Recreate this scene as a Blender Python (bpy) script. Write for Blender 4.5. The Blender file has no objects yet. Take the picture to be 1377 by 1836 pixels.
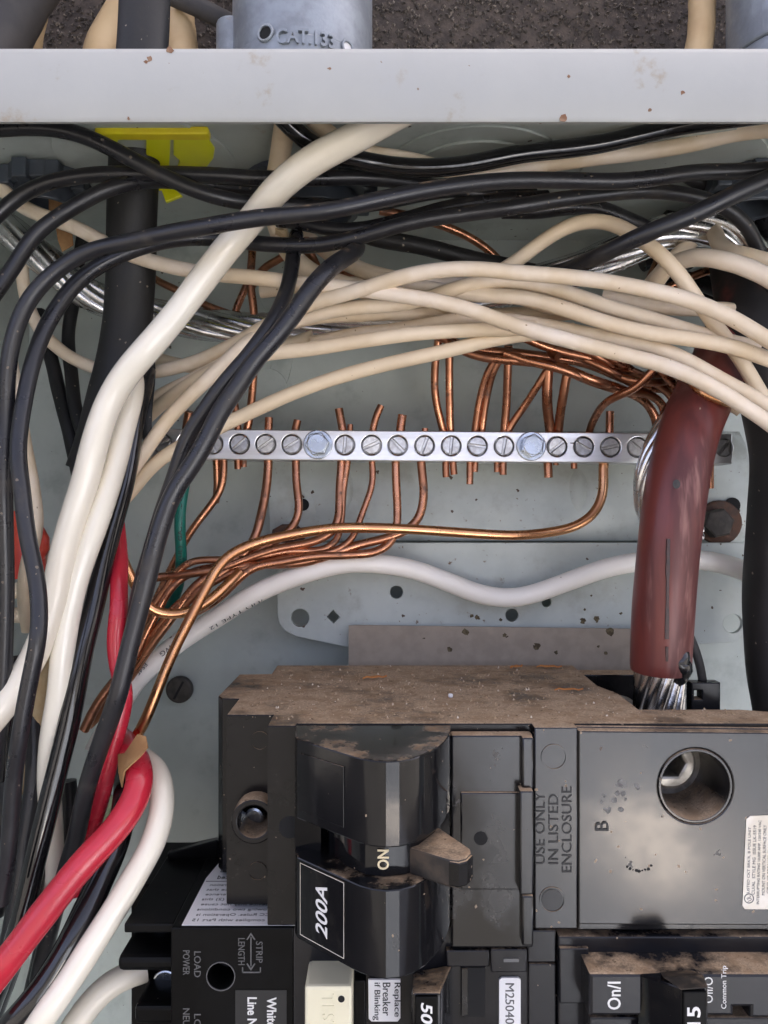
import bpy, bmesh, math, random
from mathutils import Vector, Matrix
random.seed(7)
R = math.radians
S = bpy.context.scene
COL = S.collection

# ------------------------------------------------------------------ camera, sky, sun, exposure
H0 = 1.45                     # height of the camera above the ground (m)
CAMD = 230.0                  # camera to back of the box (mm)
FPX = 1380.0                  # focal length in photograph pixels
cam_data = bpy.data.cameras.new('camera')
cam_data.sensor_fit = 'HORIZONTAL'
cam_data.sensor_width = 36.0
cam_data.lens = 36.0 * FPX / 1377.0
cam_data.clip_start = 0.005
cam_data.clip_end = 500.0
cam = bpy.data.objects.new('camera', cam_data)
cam.location = (0, -CAMD / 1000, H0)
cam.rotation_euler = (R(90), 0, 0)
COL.objects.link(cam)
S.camera = cam

sd = Vector((0.35, 0.62, 0.95)).normalized()       # towards the sun: behind the house, so the wall shades the panel and the ground in front is sunlit
SUN_EL, SUN_ROT = math.asin(sd.z), math.atan2(sd.x, sd.y)
world = bpy.data.worlds.new('World')
S.world = world
world.use_nodes = True
wn = world.node_tree
sky = wn.nodes.new('ShaderNodeTexSky')
sky.sky_type = 'NISHITA'
sky.sun_disc = False
sky.sun_elevation = SUN_EL
sky.sun_rotation = SUN_ROT
sky.air_density = 0.1
sky.dust_density = 5.0
sky.ozone_density = 0.3
wn.nodes['Background'].inputs[1].default_value = 0.15
wn.links.new(sky.outputs[0], wn.nodes['Background'].inputs[0])
sl = bpy.data.lights.new('sun', 'SUN')
sl.energy = 3.0
sl.angle = R(0.5)
sl.color = (1.0, 0.95, 0.87)
so = bpy.data.objects.new('sun', sl)
so.rotation_euler = sd.to_track_quat('Z', 'Y').to_euler()
so.location = (1, -2, 4)
COL.objects.link(so)
S.view_settings.view_transform = 'Standard'
S.view_settings.look = 'None'
S.view_settings.gamma = 1.0
S.view_settings.use_curve_mapping = False
S.view_settings.exposure = 3.58
S.cycles.max_bounces = 8
S.cycles.use_denoising = True

# ------------------------------------------------------------------ coordinates: millimetres, x right, z up, d towards the camera
def mm(px, d): return (px - 688.5) * (CAMD - d) / FPX
def mz(py, d): return (918.0 - py) * (CAMD - d) / FPX
def V(x, d, z): return Vector((x / 1000, -d / 1000, H0 + z / 1000))
def P(px, py, d): return V(mm(px, d), d, mz(py, d))
def O(pts, d): return [(mm(x, d), mz(y, d)) for x, y in pts]
def RECT(x0, y0, x1, y1, d): return O([(x0, y0), (x1, y0), (x1, y1), (x0, y1)], d)
def circ(cx, cz, r, n=32, a0=0, a1=360):
    full = abs(a1 - a0 - 360) < 1e-6
    k = n if full else n + 1
    return [(cx + r * math.cos(R(a0 + (a1 - a0) * i / n)), cz + r * math.sin(R(a0 + (a1 - a0) * i / n))) for i in range(k)]
def CP(px, py, rpx, d, n=32): return circ(mm(px, d), mz(py, d), rpx * (CAMD - d) / FPX, n)

# ------------------------------------------------------------------ materials
def mat(name, c, c2=None, scale=200, rough=0.4, rough2=None, metal=0.0, bump=0.0, bscale=600, spots=(), dust=None,
        rnd=None, stretch=(1, 1, 1), contrast=(0.35, 0.65), coat=0.0, spec=0.5, detail=4, specks=()):
    m = bpy.data.materials.new(name)
    m.use_nodes = True
    nt = m.node_tree
    N, L = nt.nodes.new, nt.links.new
    b = nt.nodes['Principled BSDF']
    b.inputs['Metallic'].default_value = metal
    b.inputs['Coat Weight'].default_value = coat
    b.inputs['Specular IOR Level'].default_value = spec
    tc = N('ShaderNodeTexCoord')
    mp = N('ShaderNodeMapping')
    mp.inputs['Scale'].default_value = stretch
    L(tc.outputs['Object'], mp.inputs['Vector'])
    vec = mp.outputs['Vector']
    oi = N('ShaderNodeObjectInfo')
    if rnd is not None:
        add = N('ShaderNodeVectorMath'); add.operation = 'ADD'
        L(vec, add.inputs[0])
        cb = N('ShaderNodeCombineXYZ')
        L(oi.outputs['Random'], cb.inputs[0]); L(oi.outputs['Random'], cb.inputs[2])
        L(cb.outputs[0], add.inputs[1]); vec = add.outputs[0]
    def noise(sc, det=detail, ro=0.6):
        n = N('ShaderNodeTexNoise')
        n.inputs['Scale'].default_value = sc
        n.inputs['Detail'].default_value = det
        n.inputs['Roughness'].default_value = ro
        L(vec, n.inputs['Vector'])
        return n.outputs['Fac']
    def ramp(fac, a, b_):
        r = N('ShaderNodeMapRange')
        r.interpolation_type = 'SMOOTHSTEP'
        r.inputs['From Min'].default_value = a
        r.inputs['From Max'].default_value = b_
        L(fac, r.inputs['Value'])
        return r.outputs['Result']
    def mix(fac, x, y):
        mx = N('ShaderNodeMix'); mx.data_type = 'RGBA'
        if isinstance(fac, float): mx.inputs['Factor'].default_value = fac
        else: L(fac, mx.inputs['Factor'])
        for s, v in ((mx.inputs['A'], x), (mx.inputs['B'], y)):
            if isinstance(v, tuple): s.default_value = (*v, 1)
            else: L(v, s)
        return mx.outputs['Result']
    def mixf(fac, x, y):
        mx = N('ShaderNodeMix')
        L(fac, mx.inputs['Factor'])
        for s, v in ((mx.inputs['A'], x), (mx.inputs['B'], y)):
            if isinstance(v, (int, float)): s.default_value = v
            else: L(v, s)
        return mx.outputs['Result']
    col = c
    rgh = rough
    if rnd is not None: col = mix(oi.outputs['Random'], c, rnd)
    n0 = noise(scale)
    f0 = ramp(n0, *contrast)
    if c2 is not None: col = mix(f0, col, c2)
    if rough2 is not None: rgh = mixf(f0, rough, rough2)
    met = None
    for sc, lo, hi, sc_col, sc_r in spots:
        f = ramp(noise(sc, 5, 0.65), lo, hi)
        col = mix(f, col, sc_col)
        rgh = mixf(f, rgh, sc_r)
        if metal > 0:
            met = mixf(f, met if met is not None else metal, 0.0)
    for sc, rad, dens, sp_col in specks:      # small chips, fly specks, crumbs
        vo = N('ShaderNodeTexVoronoi'); vo.inputs['Scale'].default_value = sc
        wob = N('ShaderNodeVectorMath'); wob.operation = 'MULTIPLY_ADD'
        nz = N('ShaderNodeTexNoise'); nz.inputs['Scale'].default_value = sc * 2.2; L(vec, nz.inputs['Vector'])
        L(nz.outputs['Color'], wob.inputs[0]); wob.inputs[1].default_value = (0.5 / sc,) * 3; L(vec, wob.inputs[2])
        L(wob.outputs[0], vo.inputs['Vector'])
        sep = N('ShaderNodeSeparateColor'); L(vo.outputs['Color'], sep.inputs[0])
        rr_ = N('ShaderNodeMath'); rr_.operation = 'MULTIPLY'; L(sep.outputs[1], rr_.inputs[0]); rr_.inputs[1].default_value = rad
        c1 = N('ShaderNodeMath'); c1.operation = 'LESS_THAN'; L(vo.outputs['Distance'], c1.inputs[0]); L(rr_.outputs[0], c1.inputs[1])
        c2_ = N('ShaderNodeMath'); c2_.operation = 'LESS_THAN'; L(sep.outputs[0], c2_.inputs[0]); c2_.inputs[1].default_value = dens
        an = N('ShaderNodeMath'); an.operation = 'MULTIPLY'; L(c1.outputs[0], an.inputs[0]); L(c2_.outputs[0], an.inputs[1])
        col = mix(an.outputs[0], col, sp_col)
        rgh = mixf(an.outputs[0], rgh, 0.8)
    if dust is not None:                      # settled dust lies on faces that look up
        dc, amount, ns = dust
        g = N('ShaderNodeNewGeometry')
        sx = N('ShaderNodeSeparateXYZ'); L(g.outputs['Normal'], sx.inputs[0])
        up = ramp(sx.outputs['Z'], 0.35, 0.85)
        nn = ramp(noise(ns, 8, 0.7), 0.62 - amount * 0.45, 0.74 - amount * 0.3)
        mu = N('ShaderNodeMath'); mu.operation = 'MULTIPLY'
        L(up, mu.inputs[0]); L(nn, mu.inputs[1])
        fine = mix(ramp(noise(2600, 3), 0.3, 0.7), dc, tuple(v * 0.55 for v in dc))
        fine = mix(ramp(noise(220, 5, 0.7), 0.42, 0.62), fine, (0.3, 0.205, 0.125))
        fine = mix(ramp(noise(700, 4, 0.7), 0.6, 0.7), fine, (0.1, 0.065, 0.035))
        col = mix(mu.outputs[0], col, fine)
        rgh = mixf(mu.outputs[0], rgh, 0.95)
    for s, v in ((b.inputs['Base Color'], col), (b.inputs['Roughness'], rgh)):
        if isinstance(v, tuple): s.default_value = (*v, 1)
        elif isinstance(v, (int, float)): s.default_value = v
        else: L(v, s)
    if met is not None: L(met, b.inputs['Metallic'])
    if bump:
        bn = N('ShaderNodeBump')
        bn.inputs['Strength'].default_value = bump
        bn.inputs['Distance'].default_value = 0.0004
        L(noise(bscale, 3), bn.inputs['Height'])
        L(bn.outputs[0], b.inputs['Normal'])
    return m

DUST = (0.5, 0.365, 0.24)
TANSP = (0.3, 0.23, 0.16)
RUST = (0.16, 0.06, 0.025)
m_paint = mat('grey enamel', (0.48, 0.525, 0.485), (0.43, 0.47, 0.435), 40, 0.42, 0.5, bump=0.06, bscale=900,
              spots=[(420, 0.74, 0.78, (0.05, 0.035, 0.025), 0.8), (160, 0.62, 0.75, (0.42, 0.4, 0.35), 0.8), (60, 0.52, 0.72, (0.35, 0.385, 0.355), 0.34)], dust=((0.3, 0.27, 0.22), 0.35, 120), specks=[(420, 0.2, 0.12, (0.12, 0.1, 0.08)), (160, 0.1, 0.1, (0.12, 0.09, 0.07))])
m_lip = mat('grey enamel flange', (0.435, 0.44, 0.415), (0.405, 0.41, 0.39), 30, 0.4, 0.46, bump=0.05, bscale=500,  # same enamel as the interior, set darker to even out the light
            spots=[(330, 0.7, 0.74, RUST, 0.85), (120, 0.62, 0.74, (0.36, 0.32, 0.26), 0.7), (18, 0.5, 0.65, (0.41, 0.42, 0.41), 0.36)], specks=[(150, 0.16, 0.16, (0.2, 0.12, 0.07)), (320, 0.2, 0.16, (0.26, 0.2, 0.15)), (60, 0.09, 0.16, (0.14, 0.08, 0.05))])
m_plate = mat('grey enamel worn', (0.52, 0.56, 0.52), (0.45, 0.49, 0.455), 60, 0.4, 0.52, bump=0.06, bscale=900,
              spots=[(260, 0.66, 0.72, (0.16, 0.1, 0.05), 0.8), (700, 0.64, 0.72, (0.25, 0.2, 0.15), 0.8), (70, 0.52, 0.7, (0.4, 0.42, 0.38), 0.34)], dust=((0.3, 0.27, 0.22), 0.4, 160), specks=[(420, 0.25, 0.16, (0.1, 0.07, 0.05)), (180, 0.12, 0.16, (0.1, 0.07, 0.04))])
m_stucco = mat('dark stucco', (0.045, 0.036, 0.03), (0.09, 0.07, 0.055), 300, 0.95, bump=1.0, bscale=900)
m_grain = mat('stucco grains', (0.03, 0.025, 0.021), (0.2, 0.165, 0.13), 700, 0.85, contrast=(0.45, 0.66), rnd=(0.06, 0.05, 0.04))
m_ground = mat('ground', (0.045, 0.043, 0.04), (0.07, 0.067, 0.062), 1.5, 0.9)
m_reflpatch = mat('added pale reflection patch', (0.95, 0.9, 0.84), (0.85, 0.79, 0.73), 20, 0.9)  # colour of the added patch that brightens the cover's reflection
m_reflstrip = mat('added grey reflection strip', (0.27, 0.3, 0.345), (0.19, 0.21, 0.245), 2.5, 0.8)  # tone of the added strip mirrored in the black plastic
m_blk = mat('black wire insulation', (0.012, 0.012, 0.014), (0.019, 0.019, 0.021), 120, 0.27, 0.38, bump=0.12, bscale=420,
            spots=[(90, 0.56, 0.75, (0.045, 0.039, 0.033), 0.6)], rnd=(0.016, 0.016, 0.019), dust=((0.12, 0.1, 0.08), 0.25, 200), specks=[(900, 0.3, 0.12, (0.16, 0.13, 0.1))])
m_blkgloss = mat('glossy black insulation', (0.007, 0.007, 0.008), (0.012, 0.012, 0.013), 90, 0.1, 0.18, bump=0.55, bscale=130,
                 stretch=(1, 1, 0.4), coat=0.3)
m_jacket = mat('black cable jacket', (0.009, 0.009, 0.009), (0.015, 0.0145, 0.014), 90, 0.5, 0.62, bump=0.25, bscale=260,
               spots=[(900, 0.72, 0.78, (0.2, 0.17, 0.13), 0.9), (160, 0.6, 0.8, (0.03, 0.026, 0.022), 0.7)], specks=[(800, 0.25, 0.16, (0.25, 0.21, 0.16))])
m_cream = mat('aged white insulation', (0.78, 0.64, 0.44), (0.7, 0.56, 0.38), 60, 0.38, 0.5, bump=0.1, bscale=350,
              rnd=(0.84, 0.73, 0.6), spots=[(700, 0.76, 0.8, (0.35, 0.2, 0.09), 0.6), (70, 0.6, 0.85, (0.58, 0.43, 0.27), 0.5)], specks=[(600, 0.15, 0.1, (0.34, 0.22, 0.12))])
m_white6 = mat('ivory cable insulation', (0.86, 0.81, 0.68), (0.83, 0.76, 0.62), 30, 0.17, 0.26, bump=0.3, bscale=75, stretch=(1, 1, 0.5), coat=0.25,
               spots=[(45, 0.62, 0.85, (0.7, 0.55, 0.42), 0.3), (1500, 0.78, 0.82, (0.3, 0.25, 0.2), 0.6)], specks=[(700, 0.12, 0.06, (0.4, 0.3, 0.22))])
m_white8 = mat('white insulation', (0.93, 0.885, 0.8), (0.89, 0.84, 0.75), 40, 0.35, 0.42, bump=0.06, bscale=300,
               spots=[(240, 0.7, 0.8, (0.6, 0.55, 0.48), 0.6)], specks=[(400, 0.2, 0.1, (0.3, 0.25, 0.2))])
m_red6 = mat('red insulation', (0.55, 0.025, 0.045), (0.47, 0.02, 0.04), 50, 0.22, 0.32, bump=0.2, bscale=100, coat=0.2)
m_dkred = mat('dark red service cable', (0.15, 0.032, 0.026), (0.085, 0.019, 0.017), 110, 0.3, 0.46, bump=0.12, bscale=160, stretch=(1, 1, 0.14), contrast=(0.4, 0.6),
              spots=[(120, 0.56, 0.7, (0.26, 0.12, 0.1), 0.5), (120, 0.67, 0.75, (0.04, 0.022, 0.02), 0.5)], specks=[(300, 0.16, 0.1, (0.03, 0.02, 0.02)), (700, 0.2, 0.05, (0.35, 0.28, 0.2))])
m_dkblk = mat('weathered black service cable', (0.01, 0.009, 0.009), (0.017, 0.015, 0.0145), 60, 0.5, 0.65, bump=0.1, bscale=300,
              spots=[(24, 0.57, 0.7, (0.13, 0.028, 0.024), 0.5), (1200, 0.76, 0.8, (0.2, 0.17, 0.13), 0.9)], specks=[(700, 0.24, 0.12, (0.22, 0.18, 0.14))])
m_teal = mat('green insulation', (0.004, 0.13, 0.095), (0.003, 0.105, 0.075), 60, 0.35, bump=0.05)
m_cu = mat('copper', (0.56, 0.265, 0.15), (0.36, 0.165, 0.095), 160, 0.24, 0.38, metal=1.0, bump=0.1, bscale=500, rnd=(0.5, 0.225, 0.13),
           spots=[(240, 0.56, 0.72, (0.12, 0.06, 0.036), 0.5)])
m_cubr = mat('bright copper', (0.78, 0.41, 0.2), (0.62, 0.3, 0.15), 90, 0.22, 0.32, metal=1.0, bump=0.08, bscale=300)
m_alu = mat('aluminium strand', (0.8, 0.8, 0.8), (0.6, 0.59, 0.58), 160, 0.18, 0.3, metal=1.0, bump=0.15, bscale=500,
            spots=[(400, 0.68, 0.76, (0.1, 0.09, 0.08), 0.6)])
m_tin = mat('tinned bar', (0.78, 0.78, 0.77), (0.66, 0.65, 0.64), 260, 0.3, 0.42, metal=1.0, bump=0.14, bscale=700, stretch=(0.06, 1, 1),
            spots=[(110, 0.68, 0.78, (0.35, 0.33, 0.3), 0.5)], specks=[(400, 0.2, 0.1, (0.2, 0.18, 0.15))])
m_screw = mat('zinc screw', (0.6, 0.6, 0.59), (0.44, 0.43, 0.42), 500, 0.3, 0.45, metal=1.0, bump=0.2, bscale=1200)
m_hex = mat('zinc bolt', (0.5, 0.54, 0.58), (0.38, 0.41, 0.44), 160, 0.2, 0.32, metal=1.0, bump=0.1, bscale=200)
m_hole = mat('bare dark hole', (0.01, 0.01, 0.01), None, 100, 0.9)
m_plastic = mat('black moulded plastic', (0.005, 0.005, 0.0055), (0.009, 0.008, 0.008), 60, 0.15, 0.24, spec=0.24, bump=0.05, bscale=250,
                spots=[(55, 0.56, 0.78, (0.022, 0.019, 0.016), 0.4), (1400, 0.74, 0.79, (0.16, 0.12, 0.08), 0.9)], dust=(DUST, 0.72, 48), specks=[(900, 0.25, 0.14, TANSP), (350, 0.12, 0.12, (0.16, 0.12, 0.09))])
m_face = mat('scuffed black plastic', (0.007, 0.007, 0.008), (0.011, 0.011, 0.0125), 45, 0.09, 0.17, spec=0.5, bump=0.1, bscale=60,
             spots=[(60, 0.54, 0.7, (0.022, 0.021, 0.021), 0.32), (22, 0.5, 0.62, (0.01, 0.01, 0.011), 0.2), (900, 0.75, 0.79, (0.02, 0.018, 0.016), 0.6), (130, 0.66, 0.72, (0.06, 0.05, 0.045), 0.55)], dust=(DUST, 0.72, 48), specks=[(700, 0.22, 0.08, TANSP), (260, 0.1, 0.14, (0.12, 0.1, 0.08))])
m_barrel = mat('polished black plastic', (0.006, 0.006, 0.007), (0.009, 0.009, 0.01), 50, 0.07, 0.12, spec=0.36, bump=0.06, bscale=120,
               spots=[(900, 0.76, 0.8, (0.12, 0.1, 0.08), 0.8), (80, 0.55, 0.75, (0.018, 0.016, 0.014), 0.26)], dust=(DUST, 0.35, 60), specks=[(900, 0.2, 0.08, TANSP), (350, 0.08, 0.1, (0.14, 0.11, 0.08))])
m_handle = mat('dusty handle plastic', (0.018, 0.015, 0.012), (0.07, 0.05, 0.034), 140, 0.5, 0.75, contrast=(0.4, 0.65), bump=0.15, bscale=900, dust=(DUST, 0.5, 50))
m_afci = mat('dull black plastic', (0.004, 0.004, 0.004), (0.006, 0.006, 0.006), 80, 0.28, 0.38, spec=0.1, bump=0.05, bscale=300,
             spots=[(1600, 0.77, 0.8, (0.1, 0.09, 0.08), 0.9)], specks=[(800, 0.18, 0.08, (0.14, 0.12, 0.1))])
m_grey_plastic = mat('charcoal breaker case', (0.012, 0.012, 0.014), (0.017, 0.017, 0.019), 70, 0.16, 0.26, spec=0.3, bump=0.06, bscale=300,
                     spots=[(1300, 0.74, 0.79, (0.16, 0.12, 0.08), 0.9)], dust=(DUST, 0.42, 70), specks=[(800, 0.24, 0.14, TANSP)])
m_button = mat('ivory test button', (0.8, 0.75, 0.54), (0.76, 0.7, 0.49), 60, 0.35, bump=0.05)
m_label = mat('white printed label', (0.8, 0.8, 0.8), (0.76, 0.75, 0.74), 90, 0.45)
m_labold = mat('yellowed label', (0.78, 0.74, 0.65), (0.68, 0.62, 0.5), 150, 0.5)
m_ink = mat('black ink', (0.015, 0.015, 0.015), None, 100, 0.5)
m_inkgrey = mat('grey ink', (0.1, 0.1, 0.1), None, 100, 0.5)
m_wht = mat('white lettering', (0.78, 0.77, 0.74), None, 100, 0.5)
m_ivl = mat('ivory lettering', (0.78, 0.66, 0.42), None, 100, 0.5)
m_emb = mat('moulded lettering', (0.012, 0.012, 0.013), None, 100, 0.5)
m_gauge = mat('moulded grey lettering', (0.11, 0.11, 0.11), None, 100, 0.4)
m_fish = mat('grey fibre paper', (0.31, 0.26, 0.2), (0.36, 0.3, 0.23), 250, 0.75, bump=0.08, bscale=900,
             spots=[(110, 0.69, 0.76, (0.06, 0.042, 0.022), 0.8), (1300, 0.72, 0.78, (0.3, 0.26, 0.2), 0.9)], specks=[(700, 0.24, 0.16, (0.34, 0.29, 0.22)), (260, 0.14, 0.12, (0.08, 0.055, 0.03))])
m_yellow = mat('yellow plastic', (0.85, 0.86, 0.012), (0.8, 0.8, 0.015), 70, 0.35, bump=0.1, bscale=200)
m_yellow2 = mat('lemon plastic', (0.85, 0.74, 0.02), (0.78, 0.64, 0.03), 120, 0.4, bump=0.1, bscale=200)
m_bluegrey = mat('blue grey plastic', (0.045, 0.055, 0.07), (0.06, 0.07, 0.085), 120, 0.4, bump=0.05)
m_zinc = mat('die cast zinc', (0.32, 0.35, 0.38), (0.24, 0.26, 0.285), 120, 0.48, 0.6, metal=0.55, bump=0.4, bscale=500,
             spots=[(200, 0.64, 0.76, (0.5, 0.5, 0.48), 0.7), (90, 0.68, 0.8, (0.3, 0.2, 0.12), 0.8)])
m_nm = mat('tan cable jacket', (0.55, 0.4, 0.22), (0.48, 0.33, 0.17), 60, 0.6, bump=0.1, bscale=300,
           spots=[(300, 0.7, 0.8, (0.25, 0.17, 0.1), 0.8)])
m_rubber = mat('grey black cable jacket', (0.035, 0.033, 0.033), (0.055, 0.05, 0.047), 100, 0.7, bump=0.2, bscale=600, spots=[(900, 0.72, 0.78, (0.2, 0.18, 0.15), 0.9)])
m_nut = mat('coral plastic', (0.75, 0.09, 0.05), (0.65, 0.06, 0.04), 90, 0.3, bump=0.05)
m_paper = mat('brown kraft paper', (0.42, 0.24, 0.1), (0.3, 0.15, 0.06), 160, 0.8, bump=0.3, bscale=300)
m_tan = mat('cream filler', (0.6, 0.47, 0.28), (0.5, 0.36, 0.2), 160, 0.7, bump=0.1)
m_wood = mat('orange wood shaving', (0.5, 0.2, 0.05), (0.38, 0.14, 0.04), 500, 0.8)
m_grit = mat('grit', (0.34, 0.24, 0.14), (0.75, 0.68, 0.56), 900, 0.8, contrast=(0.5, 0.7))
m_rustbolt = mat('rusty bolt', (0.07, 0.042, 0.03), (0.14, 0.075, 0.05), 300, 0.6, 0.85, metal=0.3, bump=0.4, bscale=600)
m_chip = mat('rust chip', (0.2, 0.1, 0.055), (0.3, 0.2, 0.13), 600, 0.9)
m_scuff = mat('chalky scuff', (0.16, 0.155, 0.145), (0.06, 0.058, 0.055), 900, 0.5, contrast=(0.4, 0.6))
m_stain = mat('dark stain', (0.05, 0.02, 0.018), (0.03, 0.018, 0.017), 500, 0.5)
m_burn = mat('burnt spot', (0.07, 0.05, 0.025), (0.14, 0.11, 0.06), 900, 0.9, contrast=(0.4, 0.6))
m_dkscrew = mat('dark oxide screw', (0.05, 0.045, 0.04), (0.08, 0.07, 0.06), 400, 0.5, metal=0.5, bump=0.2, bscale=800)
m_lug = mat('lug aluminium', (0.36, 0.34, 0.3), (0.24, 0.22, 0.19), 260, 0.4, 0.6, metal=0.9, bump=0.2, bscale=500)
m_palegreen = mat('pale green insulation', (0.55, 0.62, 0.38), None, 100, 0.4)

# ------------------------------------------------------------------ mesh helpers
def rootpos(parent):
    p = Vector((0, 0, 0))
    while parent is not None:
        p += parent.location
        parent = parent.parent
    return p
def finish(name, me, m, parent=None, smooth=None, origin=None):
    o = bpy.data.objects.new(name, me)
    COL.objects.link(o)
    off = rootpos(parent)
    if origin is not None:
        o.location = origin - off
        me.transform(Matrix.Translation(-origin))
    else:
        me.transform(Matrix.Translation(-off))
    o.parent = parent
    if m is not None:
        me.materials.clear(); me.materials.append(m)
    if smooth is not None:
        me.polygons.foreach_set('use_smooth', [True] * len(me.polygons))
        me.set_sharp_from_angle(angle=R(smooth))
    me.update()
    return o
def tag(o, label=None, cat=None, group=None, kind=None):
    if label: o['label'] = label
    if cat: o['category'] = cat
    if group: o['group'] = group
    if kind: o['kind'] = kind
    return o
def root(name, loc, label, cat, group=None):
    e = bpy.data.objects.new(name, None)
    e.empty_display_size = 0.01
    e.location = loc
    COL.objects.link(e)
    return tag(e, label, cat, group)
AX = {  # local (u, v, w) -> world
    'Y': lambda u, v, w: V(u, w, v),      # outline in (x, z), thickness along d
    'Z': lambda u, v, w: V(u, v, w),      # outline in (x, d), thickness along z
    'X': lambda u, v, w: V(w, u, v),      # outline in (d, z), thickness along x
}
def prism(name, outline, w0, w1, m, parent=None, holes=(), bev=0.0, axis='Y', smooth=20, fn=None, origin=None):
    cu = bpy.data.curves.new('tmp', 'CURVE')
    cu.dimensions = '2D'
    cu.fill_mode = 'BOTH'
    for loop in [outline] + list(holes):
        sp = cu.splines.new('POLY')
        sp.points.add(len(loop) - 1)
        for p, (u, v) in zip(sp.points, loop): p.co = (u, v, 0, 1)
        sp.use_cyclic_u = True
    h = abs(w1 - w0) / 2
    bev = min(bev, h * 0.9)
    cu.extrude = h - bev
    if bev > 0:
        cu.bevel_depth = bev
        cu.bevel_resolution = 1
        cu.offset = -bev
    ob = bpy.data.objects.new('tmp', cu)
    COL.objects.link(ob)
    dg = bpy.context.evaluated_depsgraph_get()
    me = bpy.data.meshes.new_from_object(ob.evaluated_get(dg))
    bpy.data.objects.remove(ob)
    bpy.data.curves.remove(cu)
    mid = (w0 + w1) / 2
    f = fn or AX[axis]
    for v in me.vertices: v.co = f(v.co.x, v.co.y, v.co.z + mid)
    bm = bmesh.new(); bm.from_mesh(me)
    bmesh.ops.remove_doubles(bm, verts=bm.verts, dist=1e-7)
    bmesh.ops.recalc_face_normals(bm, faces=bm.faces)
    bm.to_mesh(me); bm.free()
    me.name = name
    return finish(name, me, m, parent, smooth, origin)
def box(name, x0, x1, d0, d1, z0, z1, m, parent=None, bev=0.3, origin=None):
    bm = bmesh.new()
    bmesh.ops.create_cube(bm, size=1)
    for v in bm.verts:
        v.co = V((x0 + x1) / 2 + v.co.x * (x1 - x0), (d0 + d1) / 2 + v.co.y * (d1 - d0), (z0 + z1) / 2 + v.co.z * (z1 - z0))
    bmesh.ops.recalc_face_normals(bm, faces=bm.faces)
    if bev: bmesh.ops.bevel(bm, geom=bm.edges[:], offset=bev / 1000, segments=2, profile=0.5, affect='EDGES')
    bmesh.ops.recalc_face_normals(bm, faces=bm.faces)
    me = bpy.data.meshes.new(name); bm.to_mesh(me); bm.free()
    return finish(name, me, m, parent, 20, origin)
def boxp(name, x0, y0, x1, y1, d0, d1, m, parent=None, bev=0.3):    # pixel bounds of the front face at depth d1
    return box(name, mm(x0, d1), mm(x1, d1), d0, d1, mz(y1, d1), mz(y0, d1), m, parent, bev)
def hexa(name, c8, m, parent=None, bev=0.3):                         # 8 corners (px, py, d): front 4 then back 4
    bm = bmesh.new()
    v = [bm.verts.new(P(*c)) for c in c8]
    for f in ((0, 1, 2, 3), (4, 5, 6, 7), (0, 1, 5, 4), (1, 2, 6, 5), (2, 3, 7, 6), (3, 0, 4, 7)):
        bm.faces.new([v[i] for i in f])
    bmesh.ops.recalc_face_normals(bm, faces=bm.faces)
    if bev: bmesh.ops.bevel(bm, geom=bm.edges[:], offset=bev / 1000, segments=2, profile=0.5, affect='EDGES')
    me = bpy.data.meshes.new(name); bm.to_mesh(me); bm.free()
    return finish(name, me, m, parent, 20)
def spline(pts, step=1.2):
    """centripetal Catmull-Rom through Vectors (m); samples about every step mm"""
    p = [pts[0] * 2 - pts[1]] + list(pts) + [pts[-1] * 2 - pts[-2]]
    out = []
    for i in range(1, len(p) - 2):
        p0, p1, p2, p3 = p[i - 1:i + 3]
        t0 = 0; t1 = t0 + max((p1 - p0).length, 1e-9) ** .5; t2 = t1 + max((p2 - p1).length, 1e-9) ** .5; t3 = t2 + max((p3 - p2).length, 1e-9) ** .5
        n = max(3, int((p2 - p1).length * 1000 / step))
        for k in range(n):
            t = t1 + (t2 - t1) * k / n
            a1 = p0 * ((t1 - t) / (t1 - t0)) + p1 * ((t - t0) / (t1 - t0))
            a2 = p1 * ((t2 - t) / (t2 - t1)) + p2 * ((t - t1) / (t2 - t1))
            a3 = p2 * ((t3 - t) / (t3 - t2)) + p3 * ((t - t2) / (t3 - t2))
            b1 = a1 * ((t2 - t) / (t2 - t0)) + a2 * ((t - t0) / (t2 - t0))
            b2 = a2 * ((t3 - t) / (t3 - t1)) + a3 * ((t - t1) / (t3 - t1))
            out.append(b1 * ((t2 - t) / (t2 - t1)) + b2 * ((t - t1) / (t2 - t1)))
    out.append(pts[-1].copy())
    # relax a little so that traced corners do not show
    for _ in range(6):
        out = [out[0]] + [(out[i - 1] + out[i] * 2 + out[i + 1]) / 4 for i in range(1, len(out) - 1)] + [out[-1]]
    return out
def frames(path):
    T = [(path[min(i + 1, len(path) - 1)] - path[max(i - 1, 0)]).normalized() for i in range(len(path))]
    n = Vector((0, -1, 0))
    n = (n - T[0] * n.dot(T[0]))
    if n.length < 1e-3: n = Vector((1, 0, 0)) - T[0] * T[0].x
    n.normalize()
    Fr = []
    for t in T:
        n = (n - t * n.dot(t)).normalized()
        Fr.append((t, n, t.cross(n)))
    return Fr
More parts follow.
